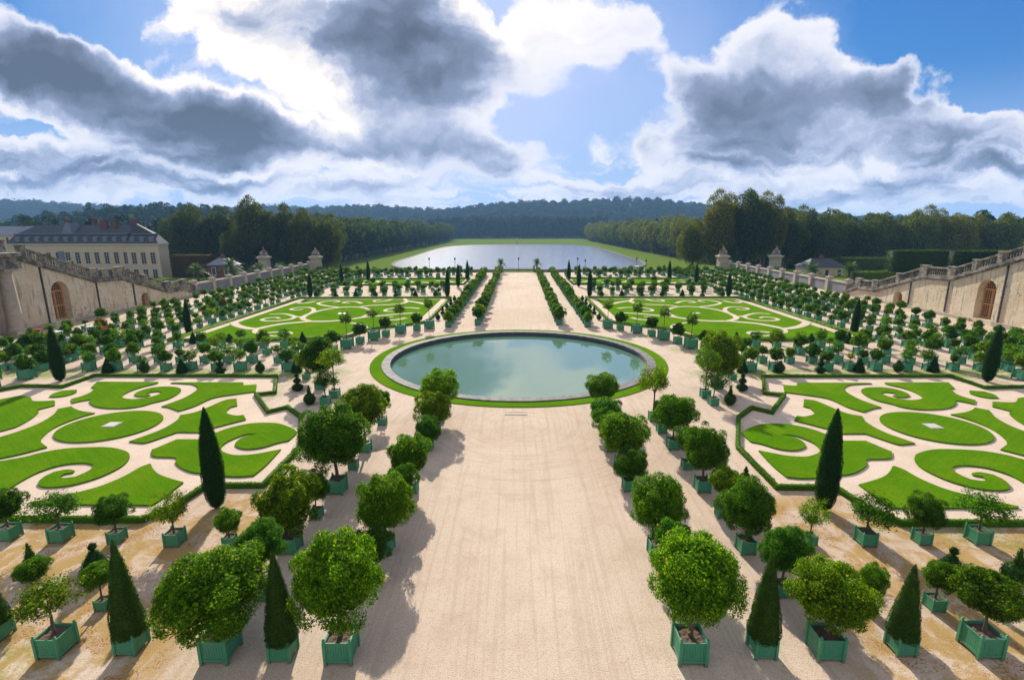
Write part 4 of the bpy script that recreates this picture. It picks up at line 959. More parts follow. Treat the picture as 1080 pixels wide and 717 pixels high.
for sgn, side, kinds in ((-1, 'left', ('cone', 'ball', 'cone', 'tiers', 'ball', 'tiers', 'spike')), (1, 'right', ('cone', 'ball', 'cone', 'tiers', 'ball', 'tiers', 'spike'))):
    pts = ((46.5, 55.3), (42.4, 55.5), (38.1, 55.4), (33.6, 55.3), (29.1, 55.3), (22.2, 49.0), (19.3, 44.8)) if sgn < 0 else ((46.6, 56.0), (42.5, 55.8), (38.2, 55.8), (33.7, 55.5), (29.2, 55.5), (22.3, 49.1), (19.4, 44.9))
    if sgn > 0: kinds = ('cone', 'ball', 'cone', 'tiers', 'ball', 'tiers', 'spike')
    for k, ((x, y), kd) in enumerate(zip(pts, kinds)):
        topiary(kd, x * sgn, y, ('behind near %s parterre, %s from outer end' % (side, ordw(k + 1))) if k < 5 else 'by the %s hedge notch facing the pool' % side)
    topiary('cone', 25.1 * sgn, 55.6, 'behind the inner end of the near %s parterre hedge' % side)
    topiary('knob', 19.7 * sgn, 20.8, 'on the near %s mossy gravel' % side)
    topiary('tiers', 14.3 * sgn, 29.8, 'between the second row and the near %s hedge' % side, .7)
    topiary('spike', 22.6 * sgn, 20.7, 'outermost on the mossy gravel, near %s corner' % side)
    for k in range(7): topiary(('ball', 'cone', 'tiers')[k % 3], (19.5 + 4.7 * k) * sgn, 119.6, 'behind middle %s parterre, %s from walk' % (side, ordw(k + 1)), 1.05)
    for k in range(4): topiary(('cone', 'tiers', 'ball')[k % 3], (30.5 + 5.2 * k) * sgn, 70.4, 'before middle %s parterre, %s outward' % (side, ordw(k + 1)))
    for k in range(5): topiary(('ball', 'tiers')[k % 2], 14.2 * sgn, 89.0 + 6.0 * k, 'by %s outer far row, %s from pool' % (side, ordw(k + 1)), .85)
    # marble vase in the farthest band
    b = MB(); b.box(-.45, .45, -.45, .45, 0, .25); b.box(-.36, .36, -.36, .36, .25, 1.1); b.box(-.44, .44, -.44, .44, 1.1, 1.22)
    b.lathe([(.26, 1.22), (.12, 1.34), (.18, 1.45), (.5, 1.75), (.56, 2.05), (.42, 2.25), (.58, 2.42), (.5, 2.5)], 18)
    tag(ob('marble_vase', b.mesh('marble_vase', 'marble'), None, (30.2 * sgn, 139.5, 0)), 'pale marble vase on a plinth before the farthest %s lawn' % side, 'vase')

# ------------------------------------------------------------------ stair walls
def prism_x(name, prof, x0, x1, mat):
    """solid with a (y, z) outline pushed along x"""
    b = MB(); n = len(prof)
    b.v = [(x0, y, z) for y, z in prof] + [(x1, y, z) for y, z in prof]
    b.f = [tuple(range(n)), tuple(range(2 * n - 1, n - 1, -1))] + [(i, i + n, (i + 1) % n + n, (i + 1) % n) for i in range(n)]
    b.mi = [0] * len(b.f); return b.mesh(name, mat)
def wall_face(name, outline, holes, x, depth, mat):
    """flat wall face in the plane x with openings that have reveals of the given depth"""
    bm = bmesh.new(); edges = []
    for lp in [outline] + holes:
        vs = [bm.verts.new((x, y, z)) for y, z in lp]
        edges += [bm.edges.new((vs[i], vs[(i + 1) % len(vs)])) for i in range(len(vs))]
    bmesh.ops.triangle_fill(bm, use_beauty=True, edges=edges)
    for lp in holes:
        a = [bm.verts.new((x, y, z)) for y, z in lp]; c = [bm.verts.new((x + depth, y, z)) for y, z in lp]
        for i in range(len(lp)):
            j = (i + 1) % len(lp); bm.faces.new((a[i], a[j], c[j], c[i]))
        bm.faces.new(c)
    me = bpy.data.meshes.new(name); bm.to_mesh(me); bm.free(); me.materials.append(M[mat]); return me
def arch(y0, y1, z0, zs, n=14):
    r = (y1 - y0) / 2; c = (y0 + y1) / 2
    return [(y0, z0), (y1, z0)] + [(c + r * math.cos(math.pi * k / n), zs + r * math.sin(math.pi * k / n)) for k in range(n + 1)]
PROF = [(122.5, .35), (117.6, 2.1), (112.0, 2.2), (99.2, 6.35), (92.8, 6.55), (79.6, 11.2), (77.4, 11.9), (58.0, 11.9)]
def wall_top(y):
    for (y1, z1), (y0, z0) in zip(PROF, PROF[1:]):
        if y0 <= y <= y1: return z0 + (z1 - z0) * (y - y0) / (y1 - y0)
    return PROF[-1][1]
bal_b = MB(); bal_b.lathe([(.10, 0), (.10, .1), (.06, .16), (.13, .5), (.08, .85), (.07, 1.0), (.11, 1.08), (.11, 1.2)], 8)
BAL = bal_b.mesh('baluster', 'weathered_stone', True)
def balustrade(pts, x, label, sgn):
    """pts: the (y, z) feet of one flight; rails, piers and each baluster"""
    (y0, z0), (y1, z1) = pts; ln = y0 - y1; sl = (z1 - z0) / ln
    t = tag(ob('balustrade', None, None, (x, y0, z0)), label, 'balustrade', 'stone balustrades of the stair walls')
    def band(name, a, b_, w):
        me = prism_x(name, [(0, a), (0, b_), (-ln, b_ + sl * ln), (-ln, a + sl * ln)], -w, w, 'weathered_stone'); return ob(name, me, t)
    band('base_rail', .02, .34, .34); band('top_rail', 1.5, 1.76, .32)
    b = MB(); b.box(-.42, .42, -.45, .45, 0, 1.95); b.box(-.5, .5, -.53, .53, 1.95, 2.12); pm = b.mesh('pier', 'weathered_stone')
    nb = max(1, round(ln / 5.2))
    for k in range(nb + 1):
        y = -ln * k / nb
        ob('pier', pm, t, (0, y + (-.46 if k == 0 else .46 if k == nb else 0), sl * -y + (.0 if abs(sl) < .01 else -.1)))
    n = int(ln / .46)
    for k in range(n):
        y = -(k + .5) * ln / n
        if min(abs(y + ln * q / nb) for q in range(nb + 1)) < .6: continue
        ob('baluster', BAL, t, (0, y, sl * -y + .33))
def stair_wall(sgn, side):
    X = 77.5 * sgn; d = 1.25 * sgn
    t = tag(ob('stair_wall', None, None, (X, 95, 0)), 'tall stone stair wall with arched oak doors along the %s edge of the garden' % side, 'stair wall')
    ox, oy = -X, -95
    def part(name, me, par=t, loc=None): return ob(name, me, par, loc if loc else (ox, oy, 0))
    outl = [(58.0, -.3), (122.5, -.3)] + PROF
    big, small = arch(83.7, 87.1, .75, 5.6), arch(103.7, 106.2, .06, 1.7)
    part('wall', wall_face('wall', outl, [big, small], X, d, 'ashlar_stone'))
    inner = [(58.0, -.3), (122.5, -.3)] + [(y, z - .05) for y, z in PROF]
    part('stair_core', prism_x('stair_core', inner, X + 2.6 * sgn, X + 18 * sgn, 'ashlar_stone'))
    cop = [(y, z) for y, z in PROF] + [(y, z + .34) for y, z in PROF[::-1]]
    bm = MB(); n = len(PROF)
    for a, zz0, zz1, x0, x1 in ((0, 0, .34, -.38, 2.7), (1, -.28, -.003, -.20, -.004)):
        o = len(bm.v)
        for y, z in PROF: bm.v += [(X + x0 * sgn, y, z + zz0), (X + x0 * sgn, y, z + zz1), (X + x1 * sgn, y, z + zz1), (X + x1 * sgn, y, z + zz0)]
        for i in range(n - 1):
            for q in range(4): bm.f.append((o + 4 * i + q, o + 4 * i + (q + 1) % 4, o + 4 * i + 4 + (q + 1) % 4, o + 4 * i + 4 + q)); bm.mi.append(0)
        bm.f += [(o, o + 1, o + 2, o + 3), tuple(o + 4 * (n - 1) + q for q in range(4))]; bm.mi += [0, 0]
    part('coping', bm.mesh('coping', 'weathered_stone'))
    b = MB(); ystep = 122.0
    while ystep > 79.8:
        z = wall_top(ystep - .4) - .4
        if z > .05: b.box(min(X + 2.8 * sgn, X + 17.5 * sgn), max(X + 2.8 * sgn, X + 17.5 * sgn), ystep - .5, ystep, z - .3, z + .45)
        ystep -= .5
    part('steps', b.mesh('steps', 'dry_yellow_stone'))
    b = MB(); b.box(min(X - .22 * sgn, X), max(X - .22 * sgn, X), 58.2, 83.3, -.2, .72); b.box(min(X - .22 * sgn, X), max(X - .22 * sgn, X), 87.5, 103.3, -.2, .55); b.box(min(X - .22 * sgn, X), max(X - .22 * sgn, X), 106.6, 120, -.2, .4)
    part('plinth', b.mesh('plinth', 'dry_yellow_stone'))
    for y in (82.4, 93.0, 101.9):
        b = MB(); b.box(min(X - .16 * sgn, X - .005 * sgn), max(X - .16 * sgn, X - .005 * sgn), y - .12, y + .12, .75, wall_top(y) - .3)
        for z in np.arange(1.5, wall_top(y) - .6, 1.6): b.box(min(X - .2 * sgn, X - .004 * sgn), max(X - .2 * sgn, X - .004 * sgn), y - .17, y + .17, z, z + .1)
        part('drainpipe', b.mesh('drainpipe', 'iron'))
    for (y0, y1, z0, zs) in ((83.7, 87.1, .75, 5.6), (103.7, 106.2, .06, 1.7)):
        r = (y1 - y0) / 2; c = (y0 + y1) / 2; xd = X + 1.1 * sgn
        def plate(lo, hi): return min(xd + lo * sgn, xd + hi * sgn), max(xd + lo * sgn, xd + hi * sgn)
        # frame with two glazed bays and a fanlight, lattice bars in front of dark panes
        A0, A1 = plate(0.0, .10)
        fr = MB(); st = .2 if r > 1.5 else .15
        for yy in (y0 + st / 2 + .01, c, y1 - st / 2 - .01): fr.box(A0, A1, yy - st / 2, yy + st / 2, z0 + .01, zs - .02)
        for zz in (z0 + .14, z0 + (zs - z0) * .5, zs): fr.box(*plate(-.02, .103), y0 + .01, y1 - .01, zz - .12, zz + .12)
        n = 16
        for k in range(n):
            a0, a1 = math.pi * k / n, math.pi * (k + 1) / n; ro, ri = r - .01, r - st
            q = [(c + ro * math.cos(a0), zs + ro * math.sin(a0)), (c + ro * math.cos(a1), zs + ro * math.sin(a1)), (c + ri * math.cos(a1), zs + ri * math.sin(a1)), (c + ri * math.cos(a0), zs + ri * math.sin(a0))]
            fr.add([(A0, y, z) for y, z in q] + [(A1, y, z) for y, z in q], [(0, 1, 2, 3), (7, 6, 5, 4), (0, 4, 5, 1), (1, 5, 6, 2), (2, 6, 7, 3), (3, 7, 4, 0)])
        dr = part('door', fr.mesh('door', 'oak'))
        gl = MB(); gl.v = [(xd + .06 * sgn, y, z) for y, z in arch(y0 + .02, y1 - .02, z0 + .02, zs)]; gl.f = [tuple(range(len(gl.v)))]; gl.mi = [0]
        ob('panes', gl.mesh('panes', 'oak_dark'), dr)
        lt = MB(); L0, L1 = plate(.03, .055)
        m = 9 if r > 1.5 else 6
        for k in range(1, m):
            yy = y0 + (y1 - y0) * k / m; lt.box(L0, L1, yy - .035, yy + .035, z0 + .05, zs + math.sqrt(max(0, r * r - (yy - c) ** 2)) - .1)
        zz = z0 + .4
        while zz < zs + r * .8:
            hw = r if zz < zs else math.sqrt(max(.01, r * r - (zz - zs) ** 2)); L2, L3 = plate(.028, .05)
            lt.box(L2, L3, c - hw + .05, c + hw - .05, zz - .03, zz + .03); zz += .42
        ob('lattice', lt.mesh('lattice', 'oak'), dr)
    for pts, lb in (((PROF[0], PROF[1]), 'lowest short stone balustrade at the foot of the %s stair wall'), ((PROF[1], PROF[2]), 'level stone balustrade above the foot of the %s stair wall'), ((PROF[2], PROF[3]), 'sloping balustrade over the small arched door of the %s stair wall'),
                    ((PROF[3], PROF[4]), 'level landing balustrade midway up the %s stair wall'), ((PROF[4], PROF[5]), 'sloping balustrade over the big arched door of the %s stair wall'), ((PROF[6], PROF[7]), 'level top balustrade above the columns of the %s stair wall')):
        balustrade([(p[0], p[1] + .34) for p in pts], X + .2 * sgn, lb % side, sgn)
    # columned end bay
    t2 = tag(ob('column_bay', None, None, (X, 70, 0)), 'rusticated bay with tall stone columns at the near end of the %s stair wall' % side, 'colonnade')
    b = MB()
    for z in np.arange(0.0, 10.0, .62): b.box(min(X - .35 * sgn, X - .02 * sgn), max(X - .35 * sgn, X - .02 * sgn), 58, 72.2, z, z + .54)
    b.box(min(X - .24 * sgn, X - .02 * sgn), max(X - .24 * sgn, X - .02 * sgn), 58, 72.1, 0, 10.1)
    ob('rusticated_wall', b.mesh('rusticated_wall', 'weathered_stone'), t2, (-X, -70, 0))
    b = MB()
    b.box(min(X - 2.9 * sgn, X), max(X - 2.9 * sgn, X), 58, 76.6, 10.2, 11.1); b.box(min(X - 2.7 * sgn, X), max(X - 2.7 * sgn, X), 58, 76.4, 11.1, 12.0); b.box(min(X - 3.4 * sgn, X), max(X - 3.4 * sgn, X), 58, 77.0, 12.0, 12.5)
    ob('entablature', b.mesh('entablature', 'weathered_stone'), t2, (-X, -70, 0))
    for y in (75.0, 70.5, 66.0):
        b = MB(); b.box(-1.15, 1.15, -1.15, 1.15, 0, .9)
        b.lathe([(1.1, .9), (1.1, 1.15), (.98, 1.35), (.95, 1.4), (.95, 4.0), (.80, 9.3), (.84, 9.35), (.84, 9.5), (.80, 9.55), (1.0, 9.85)], 28); b.box(-1.1, 1.1, -1.1, 1.1, 9.85, 10.19)
        ob('column', b.mesh('column', 'dry_yellow_stone'), t2, (-1.7 * sgn, y - 70, 0))
for sgn, side in ((-1, 'left'), (1, 'right')): stair_wall(sgn, side)

# ------------------------------------------------------------------ garden boundary
def boundary(sgn, side):
    X = 79.0 * sgn; y0, y1 = 122.6, 195.0
    t = tag(ob('boundary_wall', None, None, (X, y0, 0)), 'long shade-painted grey boundary wall with stone piers on the %s, running to the gate pier' % side, 'wall')
    b = MB(); b.box(-.25, .25, 0, y1 - y0, -4.5, 2.5); ob('wall_panel', b.mesh('wall_panel', 'painted_wall_shade'), t)
    b = MB(); b.box(-.42, .42, 0, y1 - y0, 2.5, 2.85); ob('coping', b.mesh('coping', 'dry_yellow_stone'), t)
    b = MB(); b.box(-.55, .55, -.55, .55, -4.4, 3.3); b.box(-.68, .68, -.68, .68, 3.3, 3.55); b.lathe([(.5, 3.55), (.25, 3.75), (.02, 3.9)], 8); pm = b.mesh('pier', 'dry_yellow_stone')
    for k in range(10): ob('pier', pm, t, (0, 1.0 + k * (y1 - y0 - 2) / 9, 0))
    for q, (px_, lb) in enumerate(((77.6, 'inner'), (97.6, 'outer'))):
        g = tag(ob('gate_pier', None, None, (px_ * sgn, 197.5, -4.3)), '%s gate pier on the %s, carrying a stone sculpture group' % (lb, side), 'gate pier')
        b = MB(); b.box(-1.75, 1.75, -1.75, 1.75, 0, 1.2); b.box(-1.5, 1.5, -1.5, 1.5, 1.2, 8.6); b.box(-1.8, 1.8, -1.8, 1.8, 8.6, 9.0); b.box(-2.1, 2.1, -2.1, 2.1, 9.0, 9.5); b.box(-1.5, 1.5, -1.2, 1.2, 9.5, 9.9)
        for z in np.arange(1.5, 8.3, 1.0): b.box(-1.58, 1.58, -1.58, 1.58, z, z + .75)
        ob('pier', b.mesh('pier', 'dry_yellow_stone'), g)
        bm = bmesh.new(); r = random.Random(5 + q)
        for (cx, cz, sx, sz, sy) in ((0, 10.7, .85, .9, .7), (0, 11.8, .48, .75, .45), (.05, 12.75, .27, .33, .27), (-.95, 10.4, .6, .62, .55), (.95, 10.45, .62, .66, .55), (.55, 11.4, .25, .7, .25), (-.6, 11.2, .28, .62, .28), (-1.2, 11.0, .28, .36, .28), (1.2, 11.15, .28, .36, .28)):
            bmesh.ops.create_icosphere(bm, subdivisions=2, radius=1, matrix=Matrix.Translation((cx, 0, cz)) @ Matrix.Rotation(r.uniform(-.5, .5), 4, 'Y') @ Matrix.Diagonal((sx, sy, sz, 1)))
        me = bpy.data.meshes.new('sculpture'); bm.to_mesh(me); bm.free(); me.materials.append(M['weathered_stone']); ob('sculpture', me, g)
    b = MB(); b.box(min(6 * sgn, 75.6 * sgn), max(6 * sgn, 75.6 * sgn), -.3, .3, -4.4, .8); b.box(min(6 * sgn, 75.6 * sgn), max(6 * sgn, 75.6 * sgn), -.42, .42, .8, 1.0)
    for k in range(12): b.box(6 * sgn + 6.3 * k * sgn - .5, 6 * sgn + 6.3 * k * sgn + .5, -.5, .5, -4.4, 1.15)
    tag(ob('end_parapet', b.mesh('end_parapet', 'weathered_stone'), None, (0, 187.0, 0)), 'low stone parapet closing the garden end, %s of the gate' % side, 'parapet')
for sgn, side in ((-1, 'left'), (1, 'right')): boundary(sgn, side)
g = tag(ob('iron_gate', None, None, (0, 187, 0)), 'dark iron gate between the two parapets at the end of the central walk', 'gate')
b = MB()
for k in range(41): b.box(-5.4 + .27 * k - .02, -5.4 + .27 * k + .02, -.02, .02, 0, 1.5 + .3 * math.sin(math.pi * (k % 20) / 20))
b.box(-5.45, 5.45, -.035, .035, .15, .22); b.box(-5.45, 5.45, -.035, .035, 1.3, 1.38)
ob('bars', b.mesh('bars', 'iron'), g)
b = MB(); b.box(-.3, .3, -.3, .3, 0, 2.1); b.box(-.38, .38, -.38, .38, 2.1, 2.3); gpm = b.mesh('gate_post', 'weathered_stone')
for x in (-5.7, 5.7): ob('gate_post', gpm, g, (x, 0, 0))
for i, (px, lb) in enumerate(((453, 'outermost street lamp beyond the parapet on the left'), (480, 'street lamp beyond the parapet left of the centre'), (547, 'street lamp in line with the central walk before the lake'), (609, 'street lamp beyond the parapet just right of the centre'), (617, 'thin street lamp beside the one right of the centre'), (671, 'street lamp beyond the parapet further right'), (681, 'outermost street lamp beyond the parapet on the right'))):
    u, w = ray(px, 285); y = 203; thin = px in (617, 681)
    t = tag(ob('street_lamp', None, None, (u * y, y, -4.3)), lb, 'street lamp')
    b = MB(); b.lathe([(.22, 0), (.22, .7), (.10, .9), (.07, 7.6 if not thin else 6.8)], 8); ob('post', b.mesh('post', 'iron'), t)
    b = MB(); hz = 7.6 if not thin else 6.8; b.lathe([(.12, hz), (.28, hz + .25), (.34, hz + .8), (.14, hz + 1.0), (.03, hz + 1.25)], 8); ob('lantern', b.mesh('lantern', 'iron'), t)
# pale statue across the lake
t = tag(ob('statue', None, None, (-2, 742, -7.7)), 'tiny pale statue on a pedestal at the far end of the lake', 'statue')
b = MB(); b.box(-2, 2, -2, 2, 0, .8); b.box(-1.4, 1.4, -1.4, 1.4, .8, 4); b.box(-1.7, 1.7, -1.7, 1.7, 4, 4.4); ob('pedestal', b.mesh('pedestal', 'marble'), t)
b = MB(); b.lathe([(1.2, 4.4), (1.3, 5.5), (.8, 7), (.9, 8), (.35, 8.6), (.5, 9.1), (.1, 9.6)], 10); ob('figure', b.mesh('figure', 'marble'), t)

# ------------------------------------------------------------------ buildings beyond the left wall
def mansard():
    t = tag(ob('mansard_building', None, None, (-150, 205, -6.5)), 'cream stone mansion with blue slate mansard roof behind the left stair wall', 'building')
    O = Vector((150, -205, 6.5))
    def part(n, me, par=t): return ob(n, me, par, tuple(O) if par is t else (0, 0, 0))
    blocks = ((-206, -156.2, 207.5, 222, 'main'), (-156, -143.2, 205, 211, 'pav'))
    for x0, x1, y0, y1, nm in blocks:
        b = MB(); b.box(x0, x1, y0, y1, -6.5, 9.6); part('wall', b.mesh('wall', 'plaster'))
        b = MB(); b.box(x0 - .35, x1 + .35, y0 - .35, y1 + .3, 9.6, 9.95); b.box(x0 - .2, x1 + .2, y0 - .2, y1 + .2, 9.25, 9.6 - .003); b.box(x0 - .12, x1 + .12, y0 - .12, y0 - .002, .75, 1.05)
        if nm == 'pav':
            for k in range(11):
                z = -6.2 + 1.4 * k
                b.box(x0 - .1, x0 + .9, y0 - .1, y0 - .003, z, z + 1.2); b.box(x1 - .9, x1 + .1, y0 - .1, y0 - .003, z, z + 1.2)
        part('cornice', b.mesh('cornice', 'plaster_trim'))
        b = MB(); i1 = 2.0; zt = 17.3 if nm == 'main' else 18.2
        L = [(x0 - .3, y0 - .3), (x1 + .3, y0 - .3), (x1 + .3, y1 + .3), (x0 - .3, y1 + .3)]
        q = [(x, y, 9.96) for x, y in L] + [(x0 + i1, y0 + i1, 13.6), (x1 - i1, y0 + i1, 13.6), (x1 - i1, y1 - i1, 13.6), (x0 + i1, y1 - i1, 13.6)]
        if nm == 'main': q += [(x0 + 7, (y0 + y1) / 2 - .2, zt), (x1 + 1, (y0 + y1) / 2 - .2, zt), (x1 + 1, (y0 + y1) / 2 + .2, zt), (x0 + 7, (y0 + y1) / 2 + .2, zt)]
        else: q += [(x0 + 1.2, (y0 + y1) / 2 - .4, zt), (x0 + 2.6, (y0 + y1) / 2 - .4, zt), (x0 + 2.6, (y0 + y1) / 2 + .4, zt), (x0 + 1.2, (y0 + y1) / 2 + .4, zt)]
        fs = []
        for lv in (0, 4): fs += [(lv + i, lv + (i + 1) % 4, lv + 4 + (i + 1) % 4, lv + 4 + i) for i in range(4)]
        fs.append((8, 9, 10, 11)); b.add(q, fs); rf = part('roof', b.mesh('roof', 'slate'))
        b = MB(); b.box(x0 + i1 - .35, x1 - i1 + .35, y0 + i1 - .45, y0 + i1 + .1, 13.55, 13.95); b.box(x1 - i1 - .1, x1 - i1 + .35, y0 + i1 + .1, y1 - i1, 13.55, 13.95)
        ob('roof_band', b.mesh('roof_band', 'lead'), rf)
        xs = [x1 - 2.3 - 3.95 * k for k in range(12)] if nm == 'main' else [x0 + 2.6, x0 + 6.4, x0 + 10.2]
        for x in xs:
            b = MB(); yb, yf = y0 + 1.9, y0 + .25
            b.box(x - .85, x + .85, yf, yb, 10.1, 12.1); n = 8
            for k in range(n):
                a0, a1 = math.pi * k / n, math.pi * (k + 1) / n
                b.add([(x + .95 * math.cos(a0), yf - .1, 12.1 + .7 * math.sin(a0)), (x + .95 * math.cos(a1), yf - .1, 12.1 + .7 * math.sin(a1)), (x + .95 * math.cos(a1), yb, 12.1 + .7 * math.sin(a1)), (x + .95 * math.cos(a0), yb, 12.1 + .7 * math.sin(a0)), (x, yf - .1, 12.1)], [(0, 1, 2, 3), (0, 1, 4)])
            dm = ob('dormer', b.mesh('dormer', 'lead'), rf)
        for z0, z1 in ((2.0, 6.5), (-4.6, -.2)):
            for x in xs:
                b = MB(); yy = y0
                b.box(x - 1.15, x + 1.15, yy - .10, yy - .004, z0 - .2, z0 - .02)
                for q0, q1, q2, q3 in ((x - 1.15, x - .92, z0, z1), (x + .92, x + 1.15, z0, z1), (x - 1.15, x + 1.15, z1, z1 + .3)): b.box(q0, q1, yy - .08, yy - .004, q2, q3)
                wn = part('window', b.mesh('window', 'plaster_trim'))
                b = MB(); b.box(x - .919, x + .919, yy - .03, yy - .005, z0, z1 - .002); ob('pane', b.mesh('pane', 'glass_dark'), wn)
                b = MB(); b.box(x - .04, x + .04, yy - .06, yy - .031, z0, z1 - .01)
                for k in range(1, 4): b.box(x - .91, x + .91, yy - .055, yy - .032, z0 + (z1 - z0) * k / 4 - .03, z0 + (z1 - z0) * k / 4 + .03)
                ob('glazing_bar', b.mesh('glazing_bar', 'shutter_white'), wn)
        ch = ((-185.5, 214, 2.2), (-169.6, 213, 2.8), (-165.2, 213, 1.7), (-176, 216, 1.2)) if nm == 'main' else ((-154.2, 209, 3.0),)
        for x, y, w in ch:
            b = MB(); b.box(x - w / 2, x + w / 2, y - .6, y + .6, 13.2, 19.0); b.box(x - w / 2 - .12, x + w / 2 + .12, y - .72, y + .72, 19.0, 19.3)
            n = max(2, int(w / .6))
            for k in range(n): b.lathe([(.16, 19.3), (.13, 19.9)], 8, (x - w / 2 + w * (k + .5) / n, y, 0))
            ob('chimney', b.mesh('chimney', 'brick'), rf)
        if nm == 'main':
            b = MB(); b.add([(-184.5, 208.9, 13.9), (-180.3, 208.9, 13.9), (-180.9, 209.2, 18.2), (-182.4, 209.2, 18.2), (-184.5, 214, 13.9), (-180.3, 214, 13.9), (-180.9, 214, 18.2), (-182.4, 214, 18.2)], [(0, 1, 2, 3), (0, 3, 7, 4), (1, 5, 6, 2), (3, 2, 6, 7)])
            ob('roof_lantern', b.mesh('roof_lantern', 'lead'), rf)
            b = MB(); b.box(-186, -183.6, 207.2, 207.4, -2, 7); part('drainpipe', b.mesh('drainpipe', 'lead'))
mansard()
def plain_house(name, lb, x0, x1, y0, y1, z0, ze, zr, roofm, wallm, wins):
    t = tag(ob(name, None, None, (x0, y0, z0)), lb, 'building'); O = (-x0, -y0, -z0)
    b = MB(); b.box(x0, x1, y0, y1, z0, ze); ob('wall', b.mesh('wall', wallm), t, O)
    b = MB(); e = .4; ym = (y0 + y1) / 2; ix = min(3.0, (x1 - x0) * .3)
    b.add([(x0 - e, y0 - e, ze), (x1 + e, y0 - e, ze), (x1 + e, y1 + e, ze), (x0 - e, y1 + e, ze), (x0 + ix, ym - .1, zr), (x1 - ix, ym - .1, zr), (x1 - ix, ym + .1, zr), (x0 + ix, ym + .1, zr)], [(0, 1, 5, 4), (1, 2, 6, 5), (2, 3, 7, 6), (3, 0, 4, 7), (4, 5, 6, 7), (3, 2, 1, 0)])
    rf = ob('roof', b.mesh('roof', roofm), t, O)
    b = MB(); b.box((x0 + x1) / 2 - .5, (x0 + x1) / 2 + .5, ym - .5, ym + .5, zr - 1, zr + 1.3); ob('chimney', b.mesh('chimney', 'brick'), rf)
    for k in range(wins):
        x = x0 + (x1 - x0) * (k + .5) / wins; b = MB(); b.box(x - .75, x + .75, y0 - .08, y0 - .004, ze - 3.6, ze - .8); b.box(x - .9, x + .9, y0 - .14, y0 - .082, ze - 3.75, ze - 3.6)
        w = ob('window', b.mesh('window', 'shutter_white'), t, O)
        b = MB(); b.box(x - .6, x + .6, y0 - .1, y0 - .081, ze - 3.5, ze - .95); ob('pane', b.mesh('pane', 'glass_dark'), w)
plain_house('grey_roofed_house', 'long pale house with a grey zinc roof at the far left behind the mansard mansion', -236, -207, 226, 240, -5, 13.2, 17.0, 'lead', 'plaster', 6)
plain_house('garden_lodge', 'little lodge with a white-lit roof among palms beyond the left boundary wall', -113, -104, 186, 192, -5, 2.8, 5.2, 'lead', 'brick', 2)
plain_house('slate_lodge', 'low slate-roofed lodge among palms beyond the right boundary wall', 103, 116, 184, 193, -5, 1.8, 4.6, 'slate', 'plaster', 3)

# ------------------------------------------------------------------ clipped blocks, palms, park trees
def leaf_block(name, x0, x1, y0, y1, z0, z1, mat, lb, seed, L=.35, dens=9, tint=(1, 1, 1)):
    rng = np.random.default_rng(seed); VP, VN = [], []
    def face(n, fn, nn):
        a, b_ = rng.random(n), rng.random(n); VP.append(fn(a, b_)); VN.append(np.tile(nn, (n, 1)))
    dx, dy, dz = x1 - x0, y1 - y0, z1 - z0
    for y, s in ((y0, -1), (y1, 1)): face(int(dx * dz * dens), lambda a, b_, y=y: np.stack([x0 + a * dx, np.full(len(a), y), z0 + b_ * dz], 1), (0, s, .2))
    for x, s in ((x0, -1), (x1, 1)): face(int(dy * dz * dens), lambda a, b_, x=x: np.stack([np.full(len(a), x), y0 + a * dy, z0 + b_ * dz], 1), (s, 0, .2))
    face(int(dx * dy * dens), lambda a, b_: np.stack([x0 + a * dx, y0 + b_ * dy, np.full(len(a), z1)], 1), (0, 0, 1))
    P = np.concatenate(VP); Nn = np.concatenate(VN).astype(float)
    P += Nn * (rng.normal(0, L * .35, (len(P), 1)) + .18 * np.sin(P[:, :1] * .8 + P[:, 1:2] * .6) * np.cos(P[:, 2:] * .9))
    V, F = leaves(P, Nn, L, L * .6, rng, .6)
    b = MB(); b.box(x0 + .25, x1 - .25, y0 + .25, y1 - .25, z0, z1 - .25)
    o = tag(ob(name, np_mesh(name, np.concatenate([V, np.array(b.v)]), np.concatenate([F, np.array(b.f) + len(V)]), mat)), lb, 'hedge'); o.color = (*tint, 1)
leaf_block('clipped_hedge', 114.5, 130.4, 158, 163, -3, 8.7, 'park_leaf', 'tall block-clipped green hedge, nearer the lake, above the right stair wall', 1, tint=(.55, .7, .6))
leaf_block('clipped_hedge', 132.6, 188, 157, 163, -3, 8.6, 'park_leaf', 'tall block-clipped green hedge running off behind the right stair landing', 2, tint=(.55, .7, .6))
leaf_block('clipped_hedge', 102.0, 114.0, 157, 161, -3, 2.4, 'park_leaf', 'low clipped hedge step at the foot of the tall right hedge', 3, tint=(1.2, 1.3, .8))
leaf_block('copper_hedge', -138, -121, 203, 208, -5, 5.6, 'park_leaf', 'dark reddish-brown clipped hedge right of the mansard mansion', 4, tint=(.9, .42, .5))
leaf_block('clipped_hedge', 118, 150, 200, 206, -4, 4.0, 'park_leaf', 'dark clipped hedge under the big trees right of the slate lodge', 5, tint=(.6, .75, .7))

